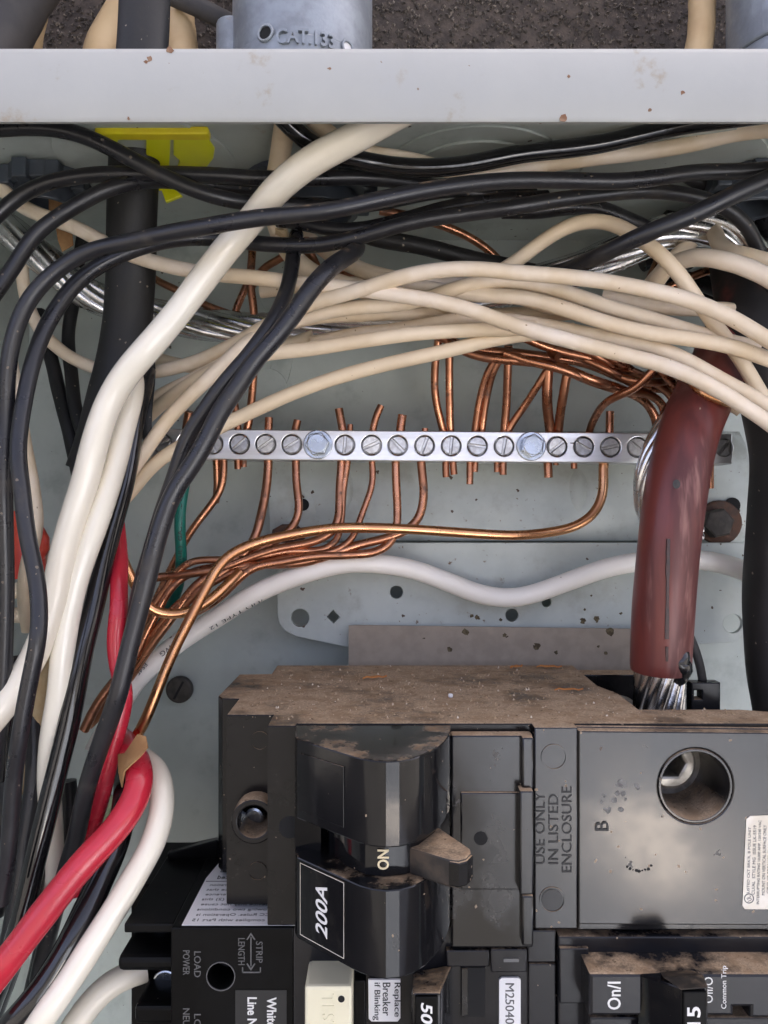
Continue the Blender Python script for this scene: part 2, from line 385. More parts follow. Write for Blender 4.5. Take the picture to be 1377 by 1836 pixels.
def tubemesh(name, path, rad, sides=14, flat=1.0, tip=False):
    """rad: mm or function of 0..1"""
    Fr = frames(path)
    vs, fs = [], []
    n = len(path)
    for i, (p, (t, a, b)) in enumerate(zip(path, Fr)):
        r = (rad(i / (n - 1)) if callable(rad) else rad) / 1000
        for k in range(sides):
            w = 2 * math.pi * k / sides
            vs.append(p + (a * math.cos(w) * flat + b * math.sin(w)) * r)
    for i in range(n - 1):
        for k in range(sides):
            k2 = (k + 1) % sides
            fs.append((i * sides + k, i * sides + k2, (i + 1) * sides + k2, (i + 1) * sides + k))
    fs.append(tuple(range(sides))[::-1])
    fs.append(tuple((n - 1) * sides + k for k in range(sides)))
    me = bpy.data.meshes.new(name)
    me.from_pydata(vs, [], fs)
    bm = bmesh.new(); bm.from_mesh(me); bmesh.ops.recalc_face_normals(bm, faces=bm.faces); bm.to_mesh(me); bm.free()
    return me
def lerp_list(ds, f):
    if not isinstance(ds, (list, tuple)): return ds
    t = f * (len(ds) - 1); i = min(int(t), len(ds) - 2)
    return ds[i] + (ds[i + 1] - ds[i]) * (t - i)
def trace(pts, ds):
    n = len(pts)
    return [P(p[0], p[1], p[2] if len(p) > 2 else lerp_list(ds, i / (n - 1))) for i, p in enumerate(pts)]
def jitter(path, amp):
    k = [(random.uniform(90, 260), random.uniform(0, 6.3), random.uniform(0.3, 1.0)) for _ in range(9)]
    out, L = [], 0.0
    for i, p in enumerate(path):
        if i: L += (p - path[i - 1]).length
        o = [sum(a * math.sin(L * f + ph) for f, ph, a in k[c * 3:c * 3 + 3]) / 1.5 for c in range(3)]
        out.append(p + Vector(o) * amp / 1000)
    return out
def wire(name, label, cat, group, m, dia, pts, ds, parent=None, sides=14, flat=1.0, rad=None, jit=None):
    path = spline(trace(pts, ds))
    if jit is None: jit = 0.26 if dia > 2.6 else 0.16
    path = jitter(path, jit)
    r0 = dia / 2
    ph = random.random() * 6
    rr = rad or (lambda t: r0 * (1 + 0.012 * math.sin(t * 40 + ph)))
    me = tubemesh(name, path, rr, sides, flat)
    o = finish(name, me, m, parent, 50, None if parent else path[0])
    if parent is None: tag(o, label, cat, group)
    return o
def stranded(parent, path, dia, n, sr, m, pitch, rings=1, phase=0.0, fray=0.0):
    Fr = frames(path)
    L = [0.0]
    for i in range(1, len(path)): L.append(L[-1] + (path[i] - path[i - 1]).length * 1000)
    R1 = dia / 2 - sr
    for s in range(n):
        pp = []
        for i, (p, (t, a, b)) in enumerate(zip(path, Fr)):
            w = 2 * math.pi * (s / n + L[i] / pitch) + phase
            rr = R1 * (1 + fray * (L[i] / L[-1]) * (0.5 + 0.5 * math.sin(s * 2.4)))
            pp.append(p + (a * math.cos(w) + b * math.sin(w)) * rr / 1000)
        finish('strand', tubemesh('strand', pp, sr, 8), m, parent, 60)
    finish('core_strand', tubemesh('core_strand', path, R1 * 0.75, 8), m, parent, 60)
def textmesh(body, bold=0.0, shear=0.0):
    cu = bpy.data.curves.new('tmp', 'FONT')
    cu.body = body
    cu.align_x = 'CENTER'; cu.align_y = 'CENTER'
    cu.extrude = 0.02
    cu.offset = bold
    cu.shear = shear
    cu.space_line = 0.95
    cu.resolution_u = 3
    ob = bpy.data.objects.new('tmp', cu)
    COL.objects.link(ob)
    dg = bpy.context.evaluated_depsgraph_get()
    me = bpy.data.meshes.new_from_object(ob.evaluated_get(dg))
    bpy.data.objects.remove(ob); bpy.data.curves.remove(cu)
    return me
def lettering(body, w, h, place, m, parent, thick=0.06, bold=0.0, shear=0.0, name='lettering', step=0):
    """fit text into w x h mm; place(u, v, t) -> world"""
    me = textmesh(body, bold, shear)
    xs = [v.co.x for v in me.vertices]; ys = [v.co.y for v in me.vertices]
    cx, cy = (min(xs) + max(xs)) / 2, (min(ys) + max(ys)) / 2
    sx, sy = w / (max(xs) - min(xs)), h / (max(ys) - min(ys))
    for v in me.vertices:
        v.co = place((v.co.x - cx) * sx, (v.co.y - cy) * sy, thick if v.co.z > 0 else -thick * 0.5)
    bm = bmesh.new(); bm.from_mesh(me); bmesh.ops.recalc_face_normals(bm, faces=bm.faces); bm.to_mesh(me); bm.free()
    me.name = name
    return finish(name, me, m, parent)
def onface(px, py, d, ang):            # lettering on a face that looks at the opening; ang = reading direction, counter-clockwise
    cx, cz = mm(px, d), mz(py, d)
    c, s = math.cos(R(ang)), math.sin(R(ang))
    return lambda u, v, t: V(cx + u * c - v * s, d + t, cz + u * s + v * c)
def ps(px, d): return px * (CAMD - d) / FPX     # pixel length to mm

# ------------------------------------------------------------------ setting
def plane_struct(name, corners, m):
    me = bpy.data.meshes.new(name)
    me.from_pydata(corners, [], [(0, 1, 2, 3)])
    o = finish(name, me, m)
    tag(o, kind='structure')
    return o
plane_struct('ground', [(-30, -40, 0), (30, -40, 0), (30, 0.01, 0), (-30, 0.01, 0)], m_ground)  # unseen ground, added for bounced light and kept dark for deep reflections
path = box('path', 520, 3000, 1100, 14000, -1450, -1438, m_reflstrip, None, 0)  # unseen strip, added to give the black plastic a bright reflection
tag(path, kind='structure')
random.seed(3)
gp = [(1180 + (330 + 90 * math.sin(3 * a + 1) + random.uniform(-70, 70)) * math.cos(a), 3300 + (430 + 120 * math.sin(2 * a) + random.uniform(-90, 90)) * math.sin(a)) for a in [2 * math.pi * i / 40 for i in range(40)]]
gpo = prism('reflection_patch', gp, -1438, -1434, m_reflpatch, None, axis='Z')  # unseen pale shape, added for the bright reflection on the lug cover
tag(gpo, kind='structure')
random.seed(7)
wall = box('house_wall', -4000, 4000, -160, -4, -1449, 1700, m_stucco, None, 0)
tag(wall, kind='structure')
# stucco grains, real little stones on the strip of wall that can be seen
vs, fs = [], []
for i in range(15000):
    x = random.uniform(-135, 135); z = random.uniform(110, 190)
    r = random.uniform(0.25, 0.75)
    c = V(x, -4 + random.uniform(-0.1, 0.5), z)
    k = len(vs)
    for a in ((1, 0, 0), (-1, 0, 0), (0, 1, 0), (0, -1, 0), (0, 0, 1), (0, 0, -1)):
        vs.append(c + Vector(a) * r / 1000 * random.uniform(0.6, 1.3) + Vector((random.uniform(-.3, .3), random.uniform(-.3, .3), random.uniform(-.3, .3))) * r / 1000)
    for a, b in ((0, 2), (2, 1), (1, 3), (3, 0)):
        fs.append((k + a, k + b, k + 4)); fs.append((k + b, k + a, k + 5))
me = bpy.data.meshes.new('stucco_grain'); me.from_pydata(vs, [], fs)
tag(finish('stucco_grain', me, m_grain, wall), kind='stuff')

# ------------------------------------------------------------------ enclosure
BX0, BX1 = -106.0, 256.0
ZT, ZB = 81.2, -560.0
FD = 94.0
enc = root('panel_enclosure', V(75, 0, ZB), 'open grey enamelled steel electrical panel box mounted on the dark stucco wall', 'panel box')
prism('back_wall', [(BX0, ZB), (BX1, ZB), (BX1, ZT), (BX0, ZT)], -2.5, 0, m_paint, enc, holes=[CP(543, 905, 11, 0, 20)])
prism('top_wall', [(BX0 - 1.5, -2.5), (BX1 + 1.5, -2.5), (BX1 + 1.5, FD - 3.2), (BX0 - 1.5, FD - 3.2)], ZT, ZT + 1.6, m_paint, enc, axis='Z',
      holes=[circ(mm(540, 40), 40, 14)])
box('side_wall', BX0 - 1.6, BX0, -2.5, FD - 1, ZB, ZT - 0.05, m_paint, enc, 0)
box('side_wall', BX1, BX1 + 1.6, -2.5, FD - 1, ZB, ZT - 0.05, m_paint, enc, 0)
box('bottom_wall', BX0, BX1, -2.5, FD - 1, ZB - 1.6, ZB, m_paint, enc, 0)
# front flange: rolled lip around the opening
def lip_profile(zt):
    return [(FD - 3, zt + 1.65), (FD - 1.4, zt + 1.6), (FD - 0.4, zt + 1.0), (FD, zt), (FD, zt - 11.2), (FD - 0.5, zt - 11.9), (FD - 1.4, zt - 11.8), (FD - 1.5, zt - 0.2), (FD - 3, zt + 0.05)]
prism('front_flange', lip_profile(ZT - 0.12), BX0 - 1.6, BX1 + 1.6, m_lip, enc, axis='X', smooth=40)
box('front_flange', BX0 - 1.7, BX0 + 3, FD - 1.5, FD, ZB, ZT - 12.5, m_lip, enc, 0.4)
box('front_flange', BX1 - 3, BX1 + 1.7, FD - 1.5, FD, ZB, ZT - 12.5, m_lip, enc, 0.4)
for px, py, r in ((1010, 212, 7), (268, 106, 5), (262, 112, 3), (305, 90, 6), (1223, 166, 4), (1020, 137, 2.5), (590, 123, 2.5), (230, 212, 3)):
    pts = [(x + random.uniform(-.18, .18), z + random.uniform(-.12, .12)) for x, z in CP(px, py, r, FD, 10)]
    prism('rust_chip', pts, FD - 0.05, FD + 0.06, m_chip, enc)
# knockouts, punched discs a little proud of the sheet
cx, cz = mm(338, 0), mz(622, 0)
prism('knockout', circ(cx, cz, 31.4, 64), 0.02, 0.5, m_paint, enc, bev=0.12)
prism('knockout', circ(cx, cz, 25.5, 56), 0.5, 0.95, m_paint, enc, bev=0.1)
prism('knockout', circ(mm(478, 0), mz(700, 0), 6.5, 32), 0.96, 1.3, m_paint, enc, bev=0.12)
for kx, kd, kr in ((mm(262, 54), 54, 20), (mm(850, 48), 48, 21), (mm(850, 48), 48, 15.5), (mm(1200, 48), 48, 21)):
    prism('knockout', circ(kx, kd, kr, 48), ZT - 1.2 if kr < 16 else ZT - 0.6, ZT - 0.02 if kr >= 16 else ZT - 0.6, m_paint, enc, bev=0.1, axis='Z')
# small gusset bumps pressed into the back wall
def bump(name, px, py, rx, rz, h, m, parent, d0=0.0):
    vs, fs = [], []
    n, k = 24, 6
    for j in range(k):
        f = j / (k - 1)
        for i in range(n):
            a = 2 * math.pi * i / n
            vs.append(V(mm(px, d0) + rx * f * math.cos(a), d0 + h * (math.cos(f * math.pi) + 1) / 2, mz(py, d0) + rz * f * math.sin(a)))
    for j in range(k - 1):
        for i in range(n):
            i2 = (i + 1) % n
            fs.append((j * n + i, j * n + i2, (j + 1) * n + i2, (j + 1) * n + i))
    me = bpy.data.meshes.new(name); me.from_pydata(vs, [], fs)
    bm = bmesh.new(); bm.from_mesh(me); bmesh.ops.remove_doubles(bm, verts=bm.verts, dist=1e-7); bmesh.ops.recalc_face_normals(bm, faces=bm.faces); bm.to_mesh(me); bm.free()
    return finish(name, me, m, parent, 60)

# ------------------------------------------------------------------ interior mounting pan
pan = root('mounting_pan', V(20, 1, -30), 'grey steel mounting pan with punched holes behind the neutral bar and white cable', 'mounting pan')
zt = mz(828, 6)
prof = [(0.4, 22), (6, 17), (7.5, 8), (7.0, -1), (5.6, -6.0), (5.6, -7.6), (10.6, -7.6)]
xl, xr = mm(478, 6), mm(1345, 6)
# upper bent sheet
pf = [(0.3, 24.0), (4.0, 20.0), (6.6, 14.0), (7.0, 2.0), (6.0, -5.0), (4.8, -8.4), (3.4, -8.4), (4.6, -5.0), (5.6, 2.0), (5.2, 13.5), (2.8, 18.9), (0.1, 22.4)]
prism('upper_sheet', pf, mm(484, 6), mm(1342, 6), m_plate, pan, axis='X', smooth=50)
bump('gusset', 618, 880, 5.0, 11.0, 2.6, m_plate, pan, 5.6)
bump('gusset', 543, 905, 6.5, 6.5, 1.2, m_plate, pan, 6.4)
bump('gusset', 1035, 880, 5.0, 11.0, 2.6, m_plate, pan, 5.6)
prism('screw_hole', CP(543, 905, 11, 7.9, 24), 6.5, 7.75, m_hole, pan)
pd = 11.0
outl = O([(497, 973), (1340, 973), (1340, 1138), (1318, 1152), (1230, 1157), (1220, 1200), (640, 1200), (626, 1161), (530, 1141), (512, 1132), (500, 1118), (497, 1100)], pd)
holes = [CP(538, 1108, 16, pd, 28), CP(711, 1062, 11.5, pd, 24), CP(918, 1103, 11.5, pd, 24), CP(980, 1080, 8.5, pd, 20), CP(1314, 1118, 17, pd, 28),
         O([(597, 1094), (609, 1107), (598, 1118), (586, 1106)], pd)]
prism('lower_plate', outl, pd - 1.6, pd, m_plate, pan, holes=holes, bev=0.25)
prism('standoff', circ(mm(700, 5), mz(1120, 5), 7, 24), 0, pd - 1.6, m_paint, pan)
prism('standoff', circ(mm(1200, 5), mz(1120, 5), 7, 24), 0, pd - 1.6, m_paint, pan)
tag(prism('hook_tab', O([(484, 975), (488, 950), (505, 940), (530, 940), (545, 955), (545, 972)], 9), 5.5, 9, m_rustbolt, pan, bev=0.5), label='scorched rusty hook tab')
# fibre paper
fp = root('insulating_sheet', V(20, 12, -48), 'grey brown fibre insulating sheet with dark spots standing above the main breaker', 'insulating sheet')
prism('sheet', O([(625, 1122), (640, 1121), (1160, 1128), (1230, 1130), (1230, 1240), (625, 1240)], 14.5), 13.7, 14.5, m_fish, fp)
for px, py, r in ((835, 1133, 8), (806, 1164, 6.5), (905, 1139, 5), (962, 1160, 9), (997, 1170, 4.5), (1094, 1133, 9), (1086, 1171, 4), (1073, 1159, 3)):
    pts = [(x + random.uniform(-.04, .04) * r, z + random.uniform(-.035, .035) * r) for x, z in CP(px, py, r * 0.75, 14.5, 13)]
    prism('burn_spot', pts, 14.45, 14.54, m_burn, fp)
for px, py, r in ((845, 1104, 5), (856, 1107, 6), (898, 1111, 4), (1045, 1113, 7), (1070, 1110, 7), (1113, 1100, 4), (1010, 1031, 2), (1060, 1068, 3), (1048, 1093, 3)):
    pts = [(x + random.uniform(-.05, .05) * r, z + random.uniform(-.04, .04) * r) for x, z in CP(px, py, r * 0.7, pd, 11)]
    prism('rust_spot', pts, pd - 0.05, pd + 0.04, m_burn, pan)

# ------------------------------------------------------------------ neutral bar
BD = 28.0
def bary(px): return 795 + (px - 290) * 8.0 / 1008
bar = root('neutral_bar', P(790, 828, 24), 'long tinned neutral bar with a row of slotted terminal screws and two hex bolts', 'neutral bar')
SCREWX = [290, 335, 381, 429, 476, 523, 618, 666, 713, 761, 809, 856, 904, 999, 1047, 1095, 1143, 1190, 1238, 1298]
SCREWA = [20, 30, -70, 40, 35, 30, 85, 25, -45, 70, 85, -8, 80, 38, -30, 12, -40, 20, 45, 50]
ol = O([(268, 768.5), (1313, 777.5), (1313, 831.5), (268, 822.5)], BD)
prism('bar', ol, 19.6, BD, m_tin, bar, holes=[CP(x, bary(x), 18.3, BD, 24) for x in SCREWX], bev=0.25)
prism('bar_core', [(a * 0.999 if False else a, b) for a, b in O([(270, 771), (1311, 780), (1311, 829), (270, 820)], BD)], 20.2, 24.4, m_screw, bar)
def screw_mesh(r, h, slot):
    bm = bmesh.new()
    n = 20
    def add(loop, z0, z1):
        a = [bm.verts.new((u, v, z0)) for u, v in loop]; b = [bm.verts.new((u, v, z1)) for u, v in loop]
        bm.faces.new(b); bm.faces.new(a[::-1])
        for i in range(len(loop)):
            j = (i + 1) % len(loop)
            bm.faces.new((a[i], a[j], b[j], b[i]))
    add(circ(0, 0, r, n), -1.6, h - 0.75)
    al = math.degrees(math.asin(slot / 2 / r))
    add(circ(0, 0, r * 0.97, 10, al, 180 - al), h - 0.75, h)
    add(circ(0, 0, r * 0.97, 10, 180 + al, 360 - al), h - 0.75, h)
    me = bpy.data.meshes.new('terminal_screw')
    bmesh.ops.recalc_face_normals(bm, faces=bm.faces)
    bmesh.ops.bevel(bm, geom=[e for e in bm.edges if e.is_manifold and e.calc_face_angle(0) > 1 and max(v.co.z for v in e.verts) > h - 0.01], offset=0.16, segments=1, affect='EDGES')
    for v in bm.verts: v.co = Vector((v.co.x, -v.co.z, v.co.y)) / 1000
    bmesh.ops.recalc_face_normals(bm, faces=bm.faces)
    bm.to_mesh(me); bm.free()
    me.materials.append(m_screw)
    return me
SM = screw_mesh(2.38, 0.2, 0.62)
def place(me, name, parent, loc, roty):
    o = bpy.data.objects.new(name, me)
    COL.objects.link(o)
    o.parent = parent
    o.location = loc - rootpos(parent)
    o.rotation_euler = (0, roty, 0)
    return o
for x, a in zip(SCREWX, SCREWA):
    dz = random.uniform(-1.3, 0.0)
    place(SM, 'terminal_screw', bar, P(x, bary(x), BD + dz * 0.6) , R(-a)).rotation_euler = (R(random.uniform(-3, 3)), R(-a), R(random.uniform(-3, 3)))
for x, a in ((570, 8), (952, 22)):
    c = (mm(x, BD), mz(bary(x), BD))
    hb = prism('hex_bolt', circ(*c, 3.85, 36), BD + 0.02, BD + 0.75, m_hex, bar, bev=0.25)
    prism('bolt_head', circ(*c, 3.15, 6, a, a + 360), BD + 0.75, BD + 3.0, m_hex, hb, bev=0.25)
    prism('bolt_crown', circ(*c, 2.5, 30), BD + 2.95, BD + 3.35, m_hex, hb, bev=0.33)
for x in (570, 952):
    prism('support_post', circ(mm(x, 20), mz(bary(x), 20), 3.2, 20), 2.0, 19.6, m_paint, bar)

# ------------------------------------------------------------------ wires
CR, BK = 3.3, 3.3
GW = 'aged white circuit wires'
GB = 'black circuit wires'
GC = 'bare copper ground wires'
def white(label, pts, ds, dia=CR): return wire('white_wire', label, 'wire', GW, m_cream, dia, pts, ds)
def black(label, pts, ds, dia=BK, m=None): return wire('black_wire', label, 'wire', GB, m or m_blk, dia, pts, ds)
def copper(label, pts, ds, dia=2.05, m=None): return wire('copper_wire', label, 'wire', GC, m or m_cu, dia, pts, ds, sides=10)

# --- black wires
black('dusty black wire crossing the black jacketed cable just under the flange',
      [(-60, 236), (0, 231), (70, 229), (140, 240), (210, 270), (290, 315), (360, 346), (425, 360), (500, 366), (580, 372), (690, 362), (800, 342), (900, 336)], [74, 73, 70, 68, 64, 56, 52])
black('black wire bowing over the blue grey locknut and passing under the thick ivory wire',
      [(-60, 440), (-20, 405), (33, 352), (83, 325), (167, 313), (235, 315), (314, 312), (400, 312), (460, 319), (560, 322), (650, 318), (730, 324), (800, 338), (880, 352), (960, 350)], [62, 62, 64, 64, 62, 58, 54])
black('black wire curving over the twisted aluminium cable at the left, then under its dusty neighbour',
      [(-60, 590), (-20, 540), (12, 498), (38, 460), (67, 417), (134, 370), (200, 337), (267, 322), (330, 326), (420, 336), (520, 340)], [70, 68, 67, 66, 58, 50])
black('long black wire sweeping over the thick ivory wire and down the outer left side',
      [(1440, 290), (1377, 301), (1318, 306), (1251, 310), (1184, 320), (1117, 325), (1017, 322), (917, 323), (793, 338), (693, 356), (593, 375), (459, 392), (367, 409), (300, 419), (234, 432), (175, 443), (134, 460), (84, 500), (50, 545), (27, 605), (13, 670), (9, 740), (8, 860), (10, 960), (12, 1060), (8, 1160), (2, 1260), (-10, 1400)],
      [70, 70, 72, 76, 80, 80, 77, 76, 76, 74, 70, 66])
black('long black wire under the thick ivory wire, running down beside the red wire nut',
      [(1390, 560), (1375, 490), (1355, 440), (1335, 402), (1301, 371), (1251, 354), (1184, 346), (1117, 345), (1017, 355), (917, 370), (860, 378), (760, 398), (659, 421), (559, 437), (459, 437), (400, 430), (340, 428), (285, 437), (234, 451), (167, 481), (127, 516), (94, 563), (70, 610), (53, 663), (40, 737), (35, 810), (42, 870), (50, 967), (62, 1034), (68, 1100), (67, 1150), (58, 1200), (47, 1260), (37, 1325), (24, 1410), (14, 1512), (2, 1620)],
      [45, 55, 62, 66, 63, 60, 66, 70, 76, 79, 82, 80, 74])
black('dusty black wire lying between two long black wires above the short black pair',
      [(500, 395), (545, 402), (600, 412), (660, 407), (740, 392), (830, 368), (900, 356), (980, 352)], [54, 58, 58, 54])
black('black wire running down under the whites from the right edge to the aluminium strands',
      [(1440, 292), (1377, 322), (1318, 345), (1251, 379), (1184, 411), (1117, 441), (1060, 464), (1010, 484), (960, 500), (900, 515)], [74, 74, 72, 66, 52, 44], 3.7)
black('glossy black wire rising along the top wall towards the flange',
      [(470, 170), (510, 215), (550, 250), (603, 278), (643, 287), (693, 298), (743, 301), (827, 295), (919, 282), (1017, 267), (1117, 247), (1218, 227), (1300, 214), (1400, 200)], [80, 74, 68, 68, 68, 70, 76], 3.8, m_blkgloss)
black('flat matt black wire lying on the back wall under the white bundle', [(640, 415), (690, 430), (725, 436), (793, 450), (877, 471), (940, 487), (1010, 498)], [46, 40, 36, 34], 4.2, m_jacket)
black('short black wire dropping from the bend beside the conduit, left of its pair',
      [(534, 420), (528, 450), (517, 500), (503, 540), (478, 592), (440, 648), (401, 690), (370, 732), (344, 770), (328, 812), (312, 860), (286, 920), (268, 980), (250, 1060), (238, 1140), (225, 1200), (205, 1270), (180, 1360)], [52, 64, 70, 70, 68, 66, 62, 60, 58])
black('black wire bent down from the conduit, running in front of the green wire',
      [(600, 428, 46), (640, 440, 56), (626, 458, 66), (599, 476, 71), (559, 516, 74), (526, 560, 74), (492, 603, 74), (455, 650, 74), (428, 697, 74), (398, 737, 74), (372, 784, 74), (344, 830, 74), (312, 880, 74), (290, 940, 74), (272, 1000, 74), (258, 1060, 74), (244, 1120, 74), (230, 1180, 74), (213, 1240, 74), (190, 1300, 72), (170, 1366, 70), (152, 1436, 67), (135, 1505, 64), (112, 1580, 60), (90, 1660, 58), (70, 1760, 56)], 74, 3.8)
black('wavy glossy black thick wire beside the second ivory wire, coming out of the black jacket',
      [(262, 660), (250, 720), (240, 770), (228, 840), (209, 917), (188, 1000), (168, 1084), (151, 1151), (138, 1225), (125, 1290), (105, 1373), (84, 1460), (66, 1535), (42, 1630), (12, 1730), (-25, 1830)],
      [48, 54, 58, 62, 64, 66, 66], 4.6, m_blkgloss)
black('thin black strip of wire left of the jacketed cable, nearer to it', [(150, 420), (138, 480), (131, 540), (124, 610), (127, 680), (143, 755), (165, 830), (180, 900)], [20, 22, 28, 40, 42], 3.4, m_jacket)
black('thin black strip of wire left of the jacketed cable, slanting past the cream wire', [(70, 560), (80, 610), (95, 655), (110, 717), (125, 780), (143, 850), (160, 910)], [24, 28, 34, 40, 44], 3.6, m_jacket)
black('black wire in the dark corner under the arched white wire', [(900, 378), (960, 376), (1034, 369), (1084, 376), (1134, 398), (1180, 424), (1240, 470)], [46, 46, 40, 30], 3.8)
black('black wire looping behind the cream wire below the flange', [(1060, 325), (1090, 310), (1150, 294), (1205, 300), (1260, 330), (1330, 350)], [40, 46, 42], 3.8)
black('black wire added for shade, curling down at the right edge behind the whites', [(1240, 330), (1290, 352), (1325, 385), (1350, 440), (1362, 520), (1360, 600)], [26, 28, 30], 4.6)  # this and the next three are added to darken the shadowed corner
black('black wire added for shade, hugging the right edge beside its twin', [(1300, 290), (1345, 330), (1372, 390), (1385, 470), (1390, 560)], [24, 26, 28], 5.2)
black('black wire added for shade above the frayed strands', [(1190, 392), (1240, 400), (1290, 425), (1330, 480), (1345, 560)], [22, 22, 24], 4.2)
black('black wire added for shade, crossing low behind the white loop at the right', [(1180, 500), (1240, 505), (1300, 520), (1380, 560)], [18, 18, 20], 4.8)
black('black wire in the lower left bundle behind the long black wire', [(58, 1190), (62, 1270), (62, 1373), (46, 1512), (24, 1650), (0, 1760)], [50, 54, 58, 60], 4.2)
black('black wire tucked along the left edge of the lower bundle', [(10, 1180), (14, 1290), (20, 1400), (10, 1520), (-14, 1640)], [48, 52, 56], 5.2)
black('glossy black wire at the left edge below the red thick wire', [(90, 1440), (66, 1560), (40, 1660), (0, 1780), (-40, 1880)], [52, 56, 60], 5.0, m_blkgloss)
black('black wire hanging inside the left corner of the box', [(-40, 760), (-8, 860), (4, 980), (-2, 1100), (4, 1240), (-6, 1400)], [60, 62, 64], 4.6, m_blkgloss)
black('black wire added for shade behind the sharply bent cream wire at the right', [(1200, 380), (1260, 384), (1310, 410), (1340, 470), (1350, 540), (1356, 620)], [12, 12, 13], 5.5)  # four thick wires added to make the void at the right read dark
black('black wire added for shade at the back of the right corner below the dark locknut', [(1350, 290), (1362, 360), (1368, 440), (1366, 530), (1375, 640)], [14, 14, 15], 6.5)
black('black wire added for shade between the frayed strands and the loop of cream wire', [(1150, 470), (1205, 448), (1262, 440), (1320, 452), (1400, 480)], [12, 12, 14], 5.5)
black('black wire added for shade, lowest behind the cream loop', [(1160, 540), (1215, 530), (1270, 535), (1330, 555), (1400, 590)], [10, 10, 12], 5.5)
black('deep black wire low in the bundle under the ivory wire tail', [(120, 1400), (122, 1500), (108, 1590), (80, 1690), (60, 1780)], [40, 42, 44], 4.4)
black('thick glossy black wire between the thick red and thick white wires',
      [(208, 1310, 40), (222, 1370, 50), (226, 1430, 60), (208, 1510, 66), (176, 1590, 70), (139, 1668, 74), (95, 1745, 76), (48, 1808, 78), (0, 1865, 78)], 60, 5.6, m_blkgloss)

# --- thick ivory, red and white conductors
def thick(name, label, m, dia, pts, ds): return wire(name, label, 'wire', None, m, dia, pts, ds, sides=20)
thick('ivory_wire', 'thick glossy ivory wire running diagonally from under the flange past the black jacket', m_white6, 5.8,
      [(780, 168, 84), (690, 213, 84), (643, 241, 83), (559, 289, 80), (492, 345, 75), (450, 396, 70), (412, 440, 68), (367, 498, 68), (317, 560, 68), (267, 620, 68), (229, 668, 67), (199, 718, 66), (176, 777, 66), (156, 850, 66), (134, 920, 66), (112, 1000, 66), (94, 1084, 66), (72, 1158, 66), (45, 1208, 66), (10, 1262, 68), (-40, 1320, 70)], 68)
thick('ivory_wire', 'second thick ivory wire emerging from the slit black jacket and running beside the first', m_white6, 5.0,
      [(226, 640, 46), (240, 695, 56), (222, 767, 60), (205, 840, 62), (180, 917, 63), (151, 1000, 64), (128, 1084, 64), (111, 1167, 64), (104, 1255, 63), (94, 1325, 61), (86, 1400, 58), (92, 1490, 54), (98, 1580, 52), (80, 1680, 52)], 60)
thick('tan_wire', 'tan wire between the long black wire and the second thick ivory wire', m_tan, 5.0,
      [(112, 1100), (95, 1180), (75, 1250), (66, 1330), (60, 1420)], [56, 54, 52, 50])
thick('red_wire', 'thick red wire bending down from the torn paper to the lower left corner', m_red6, 5.7,
      [(212, 1322, 46), (232, 1345, 58), (247, 1368, 66), (252, 1402, 70), (238, 1440, 72), (206, 1489, 74), (165, 1534, 76), (114, 1592, 78), (62, 1657, 79), (14, 1722, 80), (-45, 1800, 80)], 70)
thick('red_wire', 'slender red wire twisting behind the black wire from the ivory bundle', m_red6, 3.9,
      [(196, 860, 40), (204, 910, 42), (212, 960, 46), (213, 1010, 54), (211, 1050, 58), (214, 1090, 60), (210, 1140, 60), (212, 1190, 60), (222, 1245, 62), (215, 1290, 62), (194, 1373, 61), (172, 1455, 60), (152, 1525, 58), (130, 1600, 56)], 56)
thick('white_wire', 'thick white wire bending down beside the thick red wire to the bottom', m_white6, 5.2,
      [(235, 1350, 46), (262, 1368, 56), (284, 1390, 62), (294, 1425, 66), (290, 1465, 68), (274, 1510, 70), (243, 1566, 72), (208, 1628, 74), (166, 1694, 76), (121, 1763, 78), (76, 1828, 80), (40, 1885, 80)], 70)
thick('white_wire', 'short thick white wire ending in the black terminal shelf', m_white6, 5.4,
      [(262, 1738, 62), (222, 1751, 64), (182, 1776, 66), (150, 1812, 68), (118, 1860, 70)], 66)
thick('white_cable', 'clean white insulated wire curving over the pan and behind the dark red cable', m_white8, 5.3,
      [(1470, 1120, 20), (1400, 1060, 22), (1335, 1022, 23), (1285, 1008, 23), (1235, 1003, 22), (1190, 1003, 21), (1138, 1009, 20), (1084, 1019, 19), (1017, 1042, 18), (960, 1064, 18), (917, 1073, 18), (860, 1066, 18), (793, 1040, 19), (743, 1020, 20), (693, 1011, 22), (626, 1011, 24), (560, 1024, 26), (509, 1041, 26), (460, 1063, 26), (384, 1110, 25), (317, 1156, 25), (267, 1197, 26), (236, 1229, 28), (205, 1280, 32), (170, 1350, 36)], 22)
thick('green_wire', 'green insulated ground wire with black lettering hanging from the neutral bar', m_teal, 2.9,
      [(340, 826, 24), (334, 850, 28), (326, 886, 30), (324, 950, 30), (326, 1000, 28), (318, 1056, 26), (300, 1095, 24), (270, 1150, 22)], 26)
def alongwire(pts2, d, body, h, m, parent, rotflip=False, w=None):
    a, b = P(*pts2[0], d), P(*pts2[1], d)
    c = (a + b) / 2; ux = (b - a).normalized(); uy = Vector((0, -1, 0)).cross(ux)
    L = w or (b - a).length * 1000
    return lettering(body, L, h, lambda u, v, t: c + ux * u / 1000 + uy * v / 1000 + Vector((0, -t / 1000, 0)), m, parent, 0.04)
ob_green = bpy.data.objects['green_wire']
alongwire([(324, 1004), (324, 868)], 31.55, '(UL)  GASOLINE AND', 1.4, m_ink, ob_green)
ob_w8 = bpy.data.objects['white_cable']
alongwire([(262, 1190), (237, 1219)], 29.6, 'E54512', 1.2, m_ink, ob_w8)
alongwire([(318, 1152), (288, 1174)], 28.4, 'AWG', 1.3, m_ink, ob_w8)
